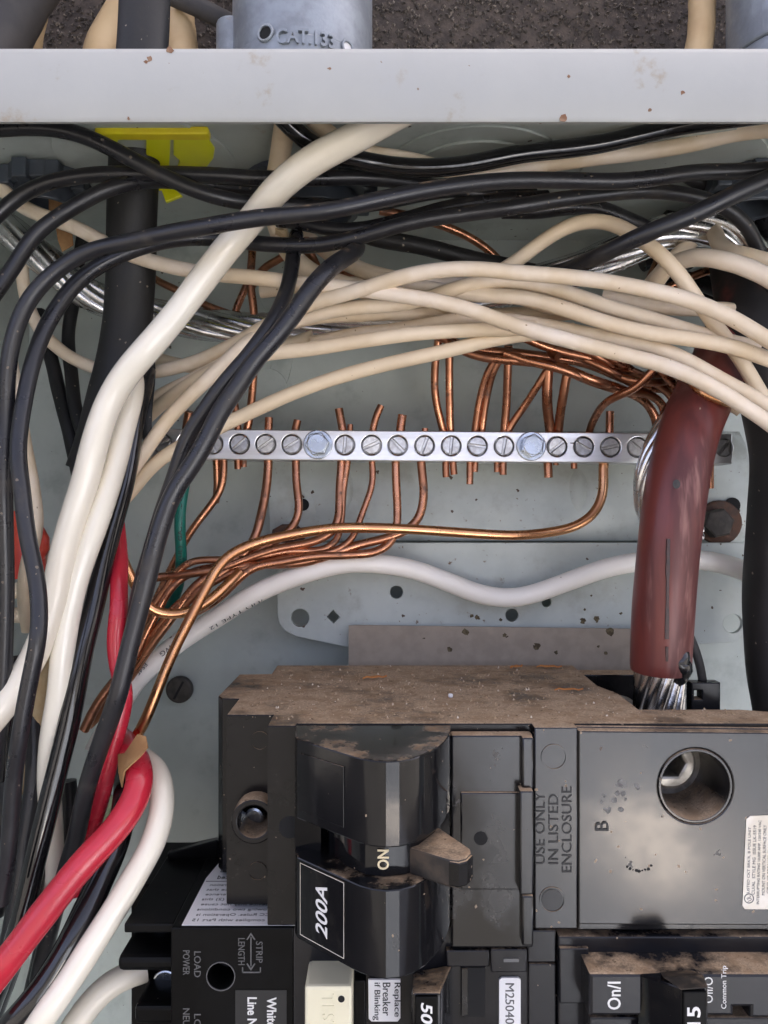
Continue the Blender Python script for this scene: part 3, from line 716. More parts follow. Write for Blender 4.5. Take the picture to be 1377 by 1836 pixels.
alongwire([(470, 1074), (376, 1127)], 27.6, '(UL) TYPE 12', 1.1, m_ink, ob_w8)
wire('pale_green_wire', 'short pale green wire peeking out between the red wires', 'wire', None, m_palegreen, 3.4, [(196, 1425), (185, 1455), (172, 1485), (160, 1520)], [40, 42, 44])

# --- aged white wires
white('pinkish white wire, lowest across the front of the bundle, passing over the black jacketed cable',
      [(-50, 290), (0, 333), (40, 370), (84, 391), (134, 408), (180, 430), (234, 456), (300, 477), (384, 492), (460, 499), (526, 506), (626, 516), (693, 525), (760, 536), (827, 552), (919, 581), (984, 601), (1051, 620), (1117, 634), (1184, 652), (1251, 681), (1318, 718), (1377, 757), (1430, 800)],
      [50, 52, 54, 58, 60, 62, 64, 66, 68, 68])
white('cream wire rising from behind the black jacket to the top of the bundle',
      [(44, 430), (40, 480), (44, 530), (60, 575), (87, 608), (127, 640), (167, 660), (220, 672), (274, 667), (334, 653), (401, 626), (460, 597), (510, 566), (559, 543), (609, 530), (659, 516), (710, 498), (760, 487), (827, 483), (919, 488), (984, 492), (1051, 500), (1117, 511), (1184, 525), (1251, 544), (1318, 571), (1377, 607), (1430, 645)],
      [30, 30, 32, 44, 58, 62, 66, 66, 68, 70])
white('cream wire of the bundle leaving the conduit under the short black pair',
      [(540, 410), (570, 440), (610, 468), (655, 490), (720, 507), (800, 522), (860, 529), (919, 531), (955, 536), (1001, 551), (1051, 568), (1117, 585), (1184, 600), (1251, 612), (1328, 626), (1400, 650)],
      [28, 44, 54, 58, 62, 64, 64])
white('cream wire crossing just above the twisted aluminium cable',
      [(258, 730), (300, 700), (340, 680), (390, 655), (430, 632), (480, 600), (530, 578), (593, 558), (659, 546), (710, 542), (760, 536), (810, 520), (860, 508), (919, 505), (984, 516), (1027, 528), (1084, 546), (1151, 565), (1218, 588), (1280, 606), (1360, 625)],
      [36, 46, 54, 56, 56, 56, 58, 58])
white('cream wire crossing just below the twisted aluminium cable',
      [(256, 755), (290, 722), (334, 692), (384, 666), (434, 645), (486, 632), (559, 624), (660, 610), (760, 597), (860, 591), (919, 592), (984, 585), (1051, 600), (1130, 628), (1200, 655), (1260, 690), (1330, 735)],
      [36, 46, 54, 55, 56, 56, 52, 50, 54])
white('tan white wire half hidden at the lower side of the bundle',
      [(560, 614), (620, 604), (673, 596), (760, 581), (827, 573), (890, 573), (950, 580), (1017, 591), (1084, 603), (1151, 618), (1201, 635), (1251, 656), (1318, 692), (1377, 731), (1430, 770)], [44, 48, 52, 56, 60, 63, 64])
white('cream wire slanting alone above the neutral bar down to the left bundle',
      [(195, 925), (230, 884), (267, 840), (311, 808), (350, 788), (401, 762), (460, 733), (526, 704), (593, 681), (660, 663), (727, 645), (793, 628), (860, 614), (919, 605), (970, 598), (1030, 590)],
      [44, 48, 50, 52, 54, 54, 50])
white('cream wire bending steeply down past the end of the neutral bar',
      [(205, 900), (225, 862), (243, 836), (267, 801), (300, 750), (334, 712), (401, 655), (455, 608), (500, 586), (560, 570), (640, 564), (720, 560), (800, 566), (880, 572), (960, 575)], [46, 50, 52, 54, 50, 44, 42])
white('arched cream wire standing up over the bundle beside the frayed aluminium strands',
      [(850, 510), (900, 484), (934, 460), (984, 424), (1034, 402), (1077, 399), (1117, 410), (1151, 432), (1184, 457), (1218, 493), (1251, 536), (1284, 582), (1312, 620), (1340, 662), (1377, 725), (1410, 780)],
      [50, 52, 56, 60, 62, 60, 56, 54])
white('cream wire looping out to the right edge above the dark red cable', [(1165, 520), (1190, 482), (1218, 467), (1251, 460), (1284, 464), (1335, 478), (1377, 498), (1430, 530)], [46, 54, 62, 66], 4.0)
white('cream wire bent sharply behind the loop at the right edge', [(1270, 405), (1284, 420), (1296, 445), (1325, 456), (1377, 470), (1430, 490)], [36, 46, 54, 58], 3.9)
white('short cream wire slanting into the shadow at the right', [(1265, 408), (1250, 425), (1212, 456), (1180, 490), (1150, 530)], [34, 38, 40, 36], 3.6)
white('cream wire running right below the flange under the glossy black wire',
      [(560, 215), (590, 240), (626, 260), (676, 277), (733, 290), (800, 305), (870, 309), (917, 304), (1017, 290), (1117, 277), (1184, 267), (1251, 256), (1318, 241), (1377, 232), (1440, 222)], [74, 66, 62, 62, 64, 72], 3.4)
white('cream wire dropping straight from the conduit behind the thick ivory wire', [(517, 195), (509, 240), (496, 300), (490, 360), (500, 412), (522, 456), (562, 492), (640, 518), (720, 530)], [76, 66, 52, 50, 50, 52], 4.4)
white('cream wire in the upper bundle behind the pinkish wire', [(590, 440), (625, 470), (670, 492), (740, 507), (820, 512), (900, 520), (960, 540), (1040, 560)], [36, 46, 50, 52, 50], 3.8)
white('pink white wire crossing low at the right behind the top cream wire', [(1080, 530), (1130, 540), (1190, 552), (1240, 556), (1320, 556), (1400, 580), (1460, 620)], [48, 50, 50, 40, 24], 3.3)
white('white wire sliver hanging behind the long black wire at the left', [(18, 640), (32, 720), (46, 800), (57, 880), (62, 950), (50, 1010), (46, 1070), (52, 1130)], [50, 56, 58, 56, 52], 3.2)
white('yellowed wire end behind the long black wire below the wire nut', [(-10, 1068), (30, 1060), (70, 1048), (100, 1030)], [30, 32, 34], 4.0)
white('pink white wire end low behind the long black wire', [(-10, 1102), (40, 1102), (90, 1090), (130, 1060)], [30, 34, 36], 4.0)
white('tan wire behind the thick ivory wire near the wire nut', [(70, 1062), (84, 1030), (100, 990), (120, 940)], [30, 34, 36], 3.6)
white('tan white wire running from the conduit behind the short black pair', [(468, 520), (560, 512), (640, 508), (720, 516), (790, 545), (850, 565), (930, 566), (1020, 560)], [40, 44, 46, 44], 3.3)
white('cream wire reaching from the jacket to the bundle below its neighbours', [(268, 640), (320, 655), (380, 662), (440, 640), (500, 620), (560, 604)], [30, 34, 38, 40], 3.2)

# --- bare copper ground wires
LB = ''
HEX1, HEX2 = 'hex bolt nearer green wire', 'hex bolt nearer dark red cable'
def near(x):
    k = {429: 'third screw before ' + HEX1, 476: 'second screw before ' + HEX1, 523: 'first screw before ' + HEX1, 618: 'first screw past ' + HEX1, 666: 'second screw past ' + HEX1,
         713: 'third screw past ' + HEX1, 761: 'fourth screw past ' + HEX1, 809: 'third screw before ' + HEX2, 856: 'second screw before ' + HEX2, 904: 'first screw before ' + HEX2,
         999: 'first screw past ' + HEX2, 1047: 'second screw past ' + HEX2, 1095: 'third screw past ' + HEX2, 1270: 'screw behind the dark red cable'}
    return k[min(k, key=lambda v: abs(v - x))]
BND = [(400, 1016), (340, 1030)]
TAIL1 = [(300, 1062), (275, 1110), (252, 1160), (228, 1215), (188, 1260), (150, 1305)]
def sweep(x, mid, d=(24, 25, 28, 30, 31, 30), dia=2.05):
    return copper({624: 'thin ', 611: 'heavy '}.get(x, '') + 'copper wire hanging from ' + near(x), [(x, 790)] + mid, list(d), dia)
copper('bare copper wire from the bar that bends left behind the green wire', [(402, 790), (401, 833), (399, 873), (377, 907), (351, 940), (334, 966), (313, 1005), (290, 1050), (268, 1105), (246, 1160)], [24, 24, 24, 22, 22])
copper('short bare copper wire beside the bend left of the green wire', [(386, 790), (387, 833), (389, 880), (386, 900)], [24, 23, 21])
sweep(481, [(481, 830), (476, 880), (466, 930), (457, 966), (430, 1004), (395, 1030), (350, 1062), (318, 1095), (292, 1110)], dia=2.4)
sweep(528, [(530, 830), (533, 880), (539, 908), (531, 938), (505, 962), (460, 992), (410, 1014), (350, 1022), (310, 1048), (282, 1098), (256, 1150), (222, 1222), (180, 1270), (150, 1310)], dia=2.2)
sweep(611, [(612, 830), (609, 880), (609, 925), (597, 955), (560, 972), (500, 983), (450, 1000), (400, 1018), (335, 1027), (276, 1036), (240, 1040)], dia=2.3)
sweep(624, [(624, 830), (616, 875), (612, 930), (604, 970), (580, 986), (520, 988), (460, 1000), (400, 1004), (350, 1003), (325, 1015), (300, 1050), (272, 1090)], dia=1.9)
sweep(665, [(666, 830), (668, 868), (655, 905), (643, 940), (634, 964), (600, 988), (540, 996), (480, 1008), (420, 1024), (370, 1052), (320, 1080), (280, 1130), (240, 1195)], dia=1.8)
sweep(709, [(710, 830), (712, 880), (712, 935), (702, 970), (675, 990), (620, 996), (560, 998), (500, 1008), (450, 1018), (420, 1045), (390, 1075), (340, 1102), (300, 1100)], dia=2.3)
sweep(755, [(755, 830), (760, 880), (752, 928), (733, 950), (690, 966), (640, 977), (590, 996), (540, 1010), (470, 1012), (400, 1020), (350, 1052), (310, 1105), (275, 1150), (240, 1205), (195, 1262), (160, 1300)], dia=2.4)
copper('long bright copper wire looping from the bar over the copper bundle to the torn paper',
       [(1093, 790, 24), (1082, 832, 24), (1081, 880, 25), (1066, 918, 26), (1032, 944, 27), (970, 957, 28), (917, 960, 30), (860, 957, 31), (760, 951, 33), (660, 946, 35), (600, 947, 36), (530, 957, 37), (470, 970, 38), (430, 985, 40), (400, 1006, 42), (370, 1052, 44), (340, 1110, 46), (310, 1172, 48), (282, 1238, 50), (257, 1298, 50), (234, 1340, 48), (222, 1370, 44)], 30, 2.6, m_cubr)
copper('bright copper hook turning round in front of the bundle beside the black wire',
       [(212, 968), (220, 1004), (238, 1040), (258, 1078), (272, 1094), (300, 1103), (336, 1101), (372, 1082), (405, 1050), (430, 1024)], [46, 44, 42, 40, 38, 32], 2.5, m_cubr)
copper('bare copper wire slanting down behind the slender red wire', [(240, 1180), (205, 1220), (172, 1265), (150, 1310)], [36, 38, 40], 2.4)
# wire ends standing above the bar
for pts, dia in (([(481, 800), (481, 772), (482, 748)], 2.2), ([(526, 800), (529, 772), (534, 752)], 2.1), ([(618, 800), (614, 770), (607, 732)], 2.3), ([(628, 800), (628, 761)], 1.6),
                 ([(665, 800), (668, 770), (673, 748), (683, 727)], 2.0), ([(716, 800), (718, 772), (722, 743)], 2.5), ([(762, 800), (762, 768)], 1.9), ([(1092, 800), (1092, 772), (1094, 738)], 2.2)):
    copper(('stubby ' if dia < 1.7 else '') + 'cut copper end rising above ' + near(pts[0][0]), pts, 24, dia)
dn_seen = set()
for pts, dia in (([(426, 800), (426, 842)], 1.8), ([(437, 800), (437, 837)], 1.6), ([(800, 800), (799, 840), (800, 856)], 1.9), ([(812, 800), (812, 838), (814, 851)], 1.9), ([(843, 800), (843, 850), (842, 868)], 1.9),
                 ([(854, 800), (852, 846)], 1.7), ([(890, 800), (891, 846)], 1.7), ([(901, 800), (902, 852)], 2.0), ([(981, 800), (982, 856)], 2.3), ([(1000, 800), (996, 834)], 1.5), ([(1031, 800), (1030, 840)], 1.7),
                 ([(1274, 800), (1274, 876)], 1.9), ([(1264, 800), (1266, 846)], 1.9)):
    lb = 'cut copper end poking out below ' + near(pts[0][0])
    copper(('shorter ' if lb in dn_seen else '') + lb, pts, 24, dia); dn_seen.add(lb)
# wires that come down to the bar from the copper bundle
rd_seen = set()
for pts, dia in (([(790, 560), (784, 610), (779, 660), (782, 715), (794, 768), (800, 800)], 2.1), ([(803, 560), (806, 610), (805, 690), (808, 772), (810, 800)], 2.1),
                 ([(900, 628), (880, 655), (868, 690), (858, 735), (851, 775), (848, 800)], 2.0), ([(906, 630), (886, 660), (873, 705), (865, 775), (864, 800)], 1.9),
                 ([(912, 620), (911, 660), (908, 720), (903, 775), (902, 800)], 2.2), ([(988, 650), (965, 690), (940, 730), (910, 772), (902, 800)], 2.0),
                 ([(986, 640), (982, 700), (982, 740), (986, 780), (986, 800)], 2.7), ([(1020, 660), (1012, 700), (1003, 745), (1000, 780), (999, 800)], 2.4)):
    lb = 'copper wire dropping to ' + near(pts[-1][0])
    copper(('second ' if lb in rd_seen else '') + lb, pts, [34, 32, 28, 25, 24], dia); rd_seen.add(lb)
copper('dark copper wire crossing over the bundle down to a screw right of the hex bolt', [(1200, 632), (1171, 662), (1144, 693), (1097, 714), (1074, 736), (1056, 770), (1050, 800)], [52, 50, 46, 38, 26, 24], 2.0)
# the bundle itself, running to the right
RB = 'bare copper wire of the bundle running right under the white wires'
for k, (pts, dia) in enumerate((
        ([(780, 600), (850, 628), (917, 632), (984, 640), (1051, 652), (1117, 678), (1184, 692), (1240, 680)], 2.4),
        ([(800, 612), (860, 640), (917, 647), (1000, 655), (1067, 684), (1117, 700), (1160, 722), (1178, 760), (1174, 800)], 2.3),
        ([(905, 632), (950, 648), (1000, 660), (1060, 686), (1110, 700), (1165, 706), (1192, 730), (1190, 775), (1188, 800)], 2.2),
        ([(1000, 640), (980, 632), (1010, 620), (1060, 632), (1100, 655), (1140, 672), (1200, 676), (1250, 660)], 2.2),
        ([(1010, 625), (1040, 640), (1090, 662), (1140, 690), (1200, 700), (1250, 690)], 2.1),
        ([(1040, 612), (1080, 636), (1130, 662), (1145, 672), (1190, 690), (1240, 700)], 2.0),
        ([(1060, 640), (1110, 676), (1160, 684), (1220, 676), (1270, 650)], 2.0),
        ([(940, 606), (990, 626), (1050, 640), (1120, 660), (1180, 690), (1210, 720), (1205, 780), (1200, 800)], 2.2),
        ([(1120, 610), (1160, 640), (1200, 680), (1225, 720), (1228, 780)], 2.0))):
    copper({1: 'copper wire curving down to the bar beside the dark red cable, outermost of three', 2: 'copper wire curving down to the bar beside the dark red cable, middle of three', 7: 'copper wire curving down to the bar beside the dark red cable, innermost of three'}.get(k, RB), pts, [36 + (k % 4) * 2.2, 38 + (k % 3) * 2.3, 36 + (k * 3 % 5) * 1.8, 30, 26][: 5], dia)
copper('bright copper wire curling over the top of the dark red cable', [(1235, 680, 50), (1251, 696, 58), (1278, 714, 60), (1325, 724, 58), (1350, 716, 50)], 56, 2.2, m_cubr)
# copper in the upper left
copper('bare copper wire coming down behind the long black wires at the left of the conduit', [(456, 400), (452, 450), (448, 510), (456, 560), (456, 650), (450, 720), (440, 780), (430, 800)], [30, 30, 28, 26, 24], 2.1)
copper('short copper wire twisting towards the aluminium cable', [(452, 490), (438, 524), (421, 557), (412, 620), (410, 665), (424, 735), (428, 800)], [26, 26, 26, 25, 24], 2.0)
copper('copper wire running along above the aluminium cable at the left', [(262, 490), (281, 504), (334, 527), (368, 547), (430, 570)], [20, 22, 24, 24], 2.0)
copper('copper wire bowing out beside the short black pair', [(450, 520), (466, 488), (485, 472), (508, 462), (530, 440)], [28, 30, 34, 36], 2.0)
copper('wide copper wire dropping from the conduit between the short black pair', [(548, 430), (556, 457), (572, 486), (590, 520)], [34, 36, 38, 36], 2.8)
copper('copper wire slanting right from the short black pair', [(590, 480), (620, 492), (662, 505), (700, 520)], [30, 34, 36, 34], 1.8)
copper('dull copper wire bending down over the crease of the back wall', [(680, 378), (740, 388), (793, 403), (843, 427), (877, 450), (902, 475), (920, 500)], [36, 34, 30, 28, 28], 2.2)
copper('dark copper wire slanting down behind the arched cream wire', [(1184, 455), (1170, 490), (1155, 530), (1140, 570)], [26, 28, 28], 2.2)
copper('dark copper wire rising to the right behind the loop', [(1130, 545), (1190, 520), (1250, 492), (1300, 475)], [24, 26, 28], 2.2)
copper('dark copper wire lying in the shadow of the loop', [(1150, 535), (1210, 508), (1270, 484)], [20, 22, 24], 2.0)
copper('small twisted copper end beside the left end of the bar', [(328, 800), (336, 760), (340, 738)], [24, 25, 26], 2.4)
copper('copper wire leaving the red wire nut', [(70, 1002), (84, 999), (100, 1000)], [32, 33, 34], 1.8)

# --- twisted aluminium neutral cable
def alu_cable(label, pts, ds, dia, n, sr, pitch, fray=0.0):
    path = spline(trace(pts, ds))
    r = root('aluminium_cable', path[0], label, 'cable')
    stranded(r, path, dia, n, sr, m_alu, pitch, fray=fray)
    return r
alu_cable('bare twisted aluminium neutral cable crossing behind the black jacketed cable and under the white wires',
          [(-70, 340), (-20, 385), (40, 432), (95, 478), (150, 522), (200, 545), (270, 562), (340, 578), (420, 587), (520, 592), (600, 588), (690, 574), (770, 556), (850, 534), (940, 512), (1010, 494), (1060, 474), (1110, 452), (1160, 430), (1230, 412), (1300, 420), (1360, 470), (1400, 560)],
          [34, 32, 27, 24, 30, 34, 36, 36, 38, 38], 8.4, 7, 1.66, 100, fray=0.25)
alu_cable('bare aluminium strands bending round behind the dark red cable into the bar lug',
          [(1262, 660), (1240, 712), (1206, 765), (1181, 815), (1168, 865), (1172, 915), (1195, 945), (1240, 960)], [34, 40, 43, 43, 42, 38, 34], 8.8, 11, 1.2, 90)

# --- service cables
r = root('service_cable', P(1185, 1280, 55), 'heavy dark red service cable with stripped aluminium strands entering the main breaker', 'cable')
cp = spline([P(1375, 470, 26), P(1345, 535, 30), P(1308, 610, 38), P(1272, 690, 48), P(1240, 760, 54), P(1219, 840, 57), P(1206, 920, 58), P(1197, 1000, 58), P(1190, 1080, 57), P(1186, 1150, 56), P(1184, 1202, 55.5)])
finish('insulation', tubemesh('insulation', cp, lambda t: 6.75 + 0.05 * math.sin(t * 30) if t < 0.995 else 6.5, 32), m_dkred, r, 50)
st = spline([P(1186, 1150, 56), P(1184, 1202, 55.5), P(1182, 1250, 55), P(1181, 1300, 54.5), P(1181, 1350, 54)])
stranded(r, st, 11.6, 13, 1.28, m_alu, 110)
# black residue of tape at the foot of the insulation
tp = []
for i, (py) in enumerate(range(1168, 1222, 4)):
    tp.append(P(1219 + 3 * math.sin(i), py, 60.6 - 0.12 * i))
finish('tape_scrap', tubemesh('tape_scrap', tp, lambda t: 1.4 + 1.1 * math.sin(min(1, t * 1.3) * math.pi * 0.8), 12), m_blkgloss, r, 60)
# printed stripe along the cable
def stripe(name, pts, w, m, parent, lift):
    path = spline([P(*p) for p in pts], 2)
    vs, fs = [], []
    for i, p in enumerate(path):
        t = (path[min(i + 1, len(path) - 1)] - path[max(i - 1, 0)]).normalized()
        s = t.cross(Vector((0, -1, 0))).normalized()
        ww = w * (0.6 + 0.5 * random.random()) / 1000
        c = p + Vector((0, -lift / 1000, 0))
        vs += [c - s * ww, c + s * ww, c + s * ww + Vector((0, 0.0006, 0)), c - s * ww + Vector((0, 0.0006, 0))]
    for i in range(len(path) - 1):
        for k in range(4):
            fs.append((4 * i + k, 4 * i + (k + 1) % 4, 4 * i + 4 + (k + 1) % 4, 4 * i + 4 + k))
    fs += [(0, 1, 2, 3), tuple(4 * (len(path) - 1) + k for k in (3, 2, 1, 0))]
    me = bpy.data.meshes.new(name); me.from_pydata(vs, [], fs)
    bm = bmesh.new(); bm.from_mesh(me); bmesh.ops.recalc_face_normals(bm, faces=bm.faces); bm.to_mesh(me); bm.free()
    return finish(name, me, m, parent)
stripe('printed_mark', [(1199, 966, 64.7), (1198, 1000, 64.7), (1197, 1080, 63.9), (1196, 1146, 63.0)], 0.4, m_stain, r, 0.05)
stripe('printed_mark', [(1196, 1160, 62.9), (1196, 1186, 62.4)], 0.38, m_stain, r, 0.05)
bump('scuff', 1213, 868, 0.8, 1.0, 0.1, m_rubber, r, 64.2)
wire('service_cable', 'heavy weathered black service cable hanging at the right beside the rusty bolt', 'cable', None, m_dkblk, 15.5,
     [(1330, 470, 34), (1342, 540, 40), (1358, 620, 43), (1385, 710, 44), (1405, 800, 42), (1402, 900, 40), (1394, 1000, 38), (1392, 1100, 38), (1400, 1200, 40), (1412, 1300, 44), (1420, 1400, 46)], 40, sides=32)
# black strands in the shadow behind the red cable foot
wire('black_wire', 'thin dark wires slanting behind the foot of the dark red cable', 'wire', GB, m_rubber, 2.2, [(1226, 1120), (1240, 1150), (1256, 1196), (1262, 1230)], [34, 32, 30])

# --- black jacketed cable through the yellow connector
jr = root('jacketed_cable', P(234, 640, 42), 'wide black jacketed cable hanging through the yellow connector, its jacket slit at the end', 'cable')
jp = spline([P(262, -120, 54), P(260, -20, 55), P(257, 60, 56), P(244, 230, 57), P(240, 300, 55), P(236, 400, 53), P(235, 480, 51), P(230, 560, 49), P(222, 640, 48), P(206, 720, 48), P(190, 800, 48), P(176, 850, 48)])
finish('jacket', tubemesh('jacket', jp, lambda t: 5.75 if t < 0.72 else 5.75 + (t - 0.72) * 7, 28, flat=0.75), m_jacket, jr, 50)
jp2 = spline([P(256, 600, 42), P(262, 680, 46), P(260, 740, 50), P(264, 780, 50), P(265, 812, 50)])
finish('jacket_flap', tubemesh('jacket_flap', jp2, lambda t: 2.6 * (1 - 0.75 * t ** 2), 14, flat=0.35), m_jacket, jr, 50)

# --- yellow cable connector
yr = root('cable_connector', V(mm(255, 58), 58, 78), 'bright yellow plastic cable connector clipped round the black jacketed cable under the flange', 'connector')
yc = mm(262, 50)
def OZ(pts, z): return [(mm(x, CAMD - z * FPX / (918 - y)), CAMD - z * FPX / (918 - y)) for x, y in pts]
box('rim_bar', mm(170, 68), mm(374, 68), 65.5, 68.5, 79.3, 81.1, m_yellow2, yr, 0.5)
prism('flange_half', OZ([(262, 238), (306, 238), (305, 270), (303, 306), (285, 300), (262, 288)], 80.0), 79.4, 81.1, m_yellow, yr, bev=0.3, axis='Z')
prism('flange_half', OZ([(311, 238), (372, 238), (378, 254), (385, 264), (383, 280), (371, 296), (340, 298), (318, 300), (322, 284), (311, 274)], 80.6), 80.0, 81.1, m_yellow, yr, bev=0.3, axis='Z')
prism('flange_half', OZ([(196, 246), (208, 238), (216, 240), (208, 258), (199, 256)], 80.6), 80.0, 81.1, m_yellow, yr, bev=0.3, axis='Z')
prism('clamp_tongue', O([(264, 292), (303, 300), (304, 330), (326, 350), (297, 362), (288, 338), (268, 326)], 50), 48.8, 50.0, m_yellow, yr, bev=0.2)
bump('clamp_dimple', 287, 330, 0.8, 1.6, 0.5, m_yellow, yr, 50)

# --- locknuts inside the top wall
def locknut(label, cx, cd, r):
    rt = root('locknut', V(cx, cd, ZT - 5), label, 'locknut')
    prism('ring', circ(cx, cd, r, 8, 22.5, 382.5), ZT - 4.6, ZT - 0.7, m_bluegrey, rt, holes=[circ(cx, cd, r * 0.72, 24)], bev=0.3, axis='Z')
    for k in range(8):
        a = R(45 * k + 10)
        x, y = cx + math.cos(a) * r * 0.94, cd + math.sin(a) * r * 0.94
        box('lug', x - 1.7, x + 1.7, y - 1.7, y + 1.7, ZT - 5.4, ZT - 0.9, m_bluegrey, rt, 0.4)
    prism('throat', circ(cx, cd, r * 0.72, 24), ZT - 8.5, ZT - 0.5, m_bluegrey, rt, holes=[circ(cx, cd, r * 0.6, 24)], bev=0.3, axis='Z')
locknut('blue grey plastic locknut on the top wall left of the yellow connector', mm(75, 48), 46, 9.5)
locknut('blue grey locknut on the top wall behind the thick ivory wire', mm(566, 42), 42, 14.5)
locknut('dark locknut on the top wall in the right corner above the black wires', mm(1360, 50), 44, 11)

# --- scraps
def scrap(name, label, cat, pts, ds, m, th=0.25):
    c = [P(x, y, d) for (x, y), d in zip(pts, ds)]
    bm = bmesh.new()
    a = [bm.verts.new(p) for p in c]
    f = bm.faces.new(a)
    bmesh.ops.poke(bm, faces=[f])
    for v in bm.verts:
        if v not in a: v.co.y -= 0.0012
    bmesh.ops.solidify(bm, geom=bm.faces[:], thickness=th / 1000)
    bmesh.ops.recalc_face_normals(bm, faces=bm.faces)
    me = bpy.data.meshes.new(name); bm.to_mesh(me); bm.free()
    o = finish(name, me, m, None, 40, c[0])
    return tag(o, label, cat)
scrap('torn_paper', 'torn brown kraft paper curled round the top of the thick red wire', 'paper', [(213, 1352), (225, 1350), (248, 1316), (262, 1320), (266, 1340), (252, 1358), (236, 1372), (224, 1384), (220, 1412), (214, 1385)], [66, 68, 70, 71, 72, 72, 72, 71, 68, 66], m_paper)
scrap('paper_filler', 'cream paper filler stuck in the conduit mouth behind the black wires', 'paper', [(560, 343), (608, 344), (611, 358), (580, 368), (562, 362)], [44, 46, 46, 44, 44], m_tan)
scrap('paper_filler', 'small cream paper scrap under the long black wire right of the thick ivory wire', 'paper', [(486, 404), (513, 412), (518, 428), (492, 424)], [52, 53, 53, 52], m_tan)
scrap('paper_filler', 'brown paper filler torn behind the black wires at the upper left', 'paper', [(84, 346), (125, 344), (128, 372), (100, 400), (84, 380)], [40, 40, 40, 40, 40], m_paper)
scrap('paper_filler', 'brown paper strip hanging behind the cream wire at the left', 'paper', [(100, 402), (128, 396), (132, 440), (112, 452), (104, 430)], [34, 34, 34, 34, 34], m_paper)

# --- red wire nut
wn_ = root('wire_nut', P(45, 1035, 40), 'coral red plastic wire nut half hidden behind the long black wire', 'wire nut')
pth = [P(40 + i * 0.6, 915 + i * 6, 42) for i in range(21)]
finish('cap', tubemesh('cap', pth, lambda t: 2.0 + 2.2 * min(1, t * 1.6) ** 0.7, 20), m_nut, wn_, 50)
for s, (px, py) in ((1, (66, 972)), (-1, (26, 972))):
    bump_o = prism('wing', [(a, b) for a, b in O([(60, 942), (74, 946), (84, 964), (84, 986), (75, 1002), (58, 1014), (52, 980)], 44)] if s > 0 else O([(40, 940), (24, 950), (21, 985), (24, 1010), (40, 1025)], 44), 41.5, 44.5, m_nut, wn_, bev=1.0, smooth=60)

# --- fasteners on the back wall
sc = root('slotted_screw', P(320, 1238, 0), 'dark round headed slotted screw in the back wall above the breakers', 'screw')
o = prism('screw_head', CP(320, 1238, 24, 3, 36), 0.3, 3.0, m_dkscrew, sc, bev=0.7)
c, s_ = math.cos(R(62)), math.sin(R(62))
cx, cz = mm(320, 3), mz(1238, 3)
prism('slot', [(cx + u * c - v * s_, cz + u * s_ + v * c) for u, v in ((-2.9, -.33), (2.9, -.33), (2.9, .33), (-2.9, .33))], 2.6, 3.06, m_hole, sc)
bo = root('rusty_bolt', P(1295, 935, 10), 'rusty hex bolt and washer on the pan right of the dark red cable', 'bolt')
prism('washer', CP(1292, 937, 40, 9, 28), 7.0, 9.0, m_rustbolt, bo, bev=0.5)
prism('bolt_head', circ(mm(1290, 13), mz(938, 13), 4.3, 6, 12, 372), 9.0, 13.5, m_dkscrew, bo, bev=0.6)
prism('hole', CP(1315, 906, 14, 8, 20), 6.7, 7.6, m_hole, bo)

# --- outside the box: hub, conduit and cables on the wall
hb = root('conduit_hub', V(mm(540, 40), 40, ZT + 1.6), 'grey die cast conduit hub with CAT.133 cast into it standing on the panel box', 'conduit hub')
HX, HD, HR = mm(541, 40), 40.0, 17.6
prism('hub_body', circ(HX, HD, HR, 56), ZT + 1.7, 107.4, m_zinc, hb, holes=[circ(HX, HD, HR - 3, 40)], bev=0.3, axis='Z')
prism('hub_collar', circ(HX + .3, HD, HR - 0.5, 56), 107.4, 150, m_zinc, hb, holes=[circ(HX, HD, HR - 3.5, 40)], bev=0.3, axis='Z')
prism('hub_ear', circ(HX - 16.6, HD + 2, 4, 20), 102.8, 119, m_zinc, hb, bev=0.5, axis='Z')
def oncyl(px, py):
    dd = HD + HR
    z0 = mz(py, dd); a0 = math.asin(max(-1, min(1, (mm(px, dd - 1) - HX) / HR)))
    return lambda u, v, t: V(HX + math.sin(a0 + u / HR) * (HR + t), HD + math.cos(a0 + u / HR) * (HR + t), z0 + v)
lettering('CAT.133', ps(104, 57), ps(27, 57), oncyl(549, 66), m_zinc, hb, 0.7, bold=0.02)
def cylhole(px, py, r, m, nm):
    f = oncyl(px, py)
    rim = [f(r * math.cos(a) , r * math.sin(a), 0.25) for a in [2 * math.pi * i / 24 for i in range(24)]]
    me = tubemesh(nm, rim + [rim[0]], 0.35, 6); finish(nm, me, m_zinc, hb, 60)
    bmv = [f(r * math.cos(a), r * math.sin(a), 0.08) for a in [2 * math.pi * i / 24 for i in range(24)]]
    me = bpy.data.meshes.new(nm); me.from_pydata(bmv, [], [tuple(range(24))])
    finish('hole_plug', me, m, hb)
cylhole(476, 54, ps(14, 57), m_hole, 'hole_rim')
cylhole(621, 64, ps(12, 57), m_label, 'hole_rim')
er = root('conduit', V(mm(1420, 40), 40, ZT + 1.6), 'smooth grey metal conduit with a rusty rim at the upper right outside the box', 'conduit')
EX = mm(1425, 40)
prism('pipe', circ(EX, 40, 15.0, 48), ZT + 1.7, 112.0, m_zinc, er, bev=0.4, axis='Z')
prism('coupling', circ(EX, 40, 15.6, 48), 112.0, 150, m_zinc, er, bev=0.6, axis='Z')
def outer(name, label, m, dia, pts, d): return wire(name, label, 'cable', 'cables entering the box from above', m, dia, pts, d, sides=20)
outer('black_cable', 'thick grey black cable slanting down to the box at the far left', m_rubber, 13, [(130, -110), (70, -40), (20, 40), (-20, 110), (-36, 180)], [30, 32, 36, 40])
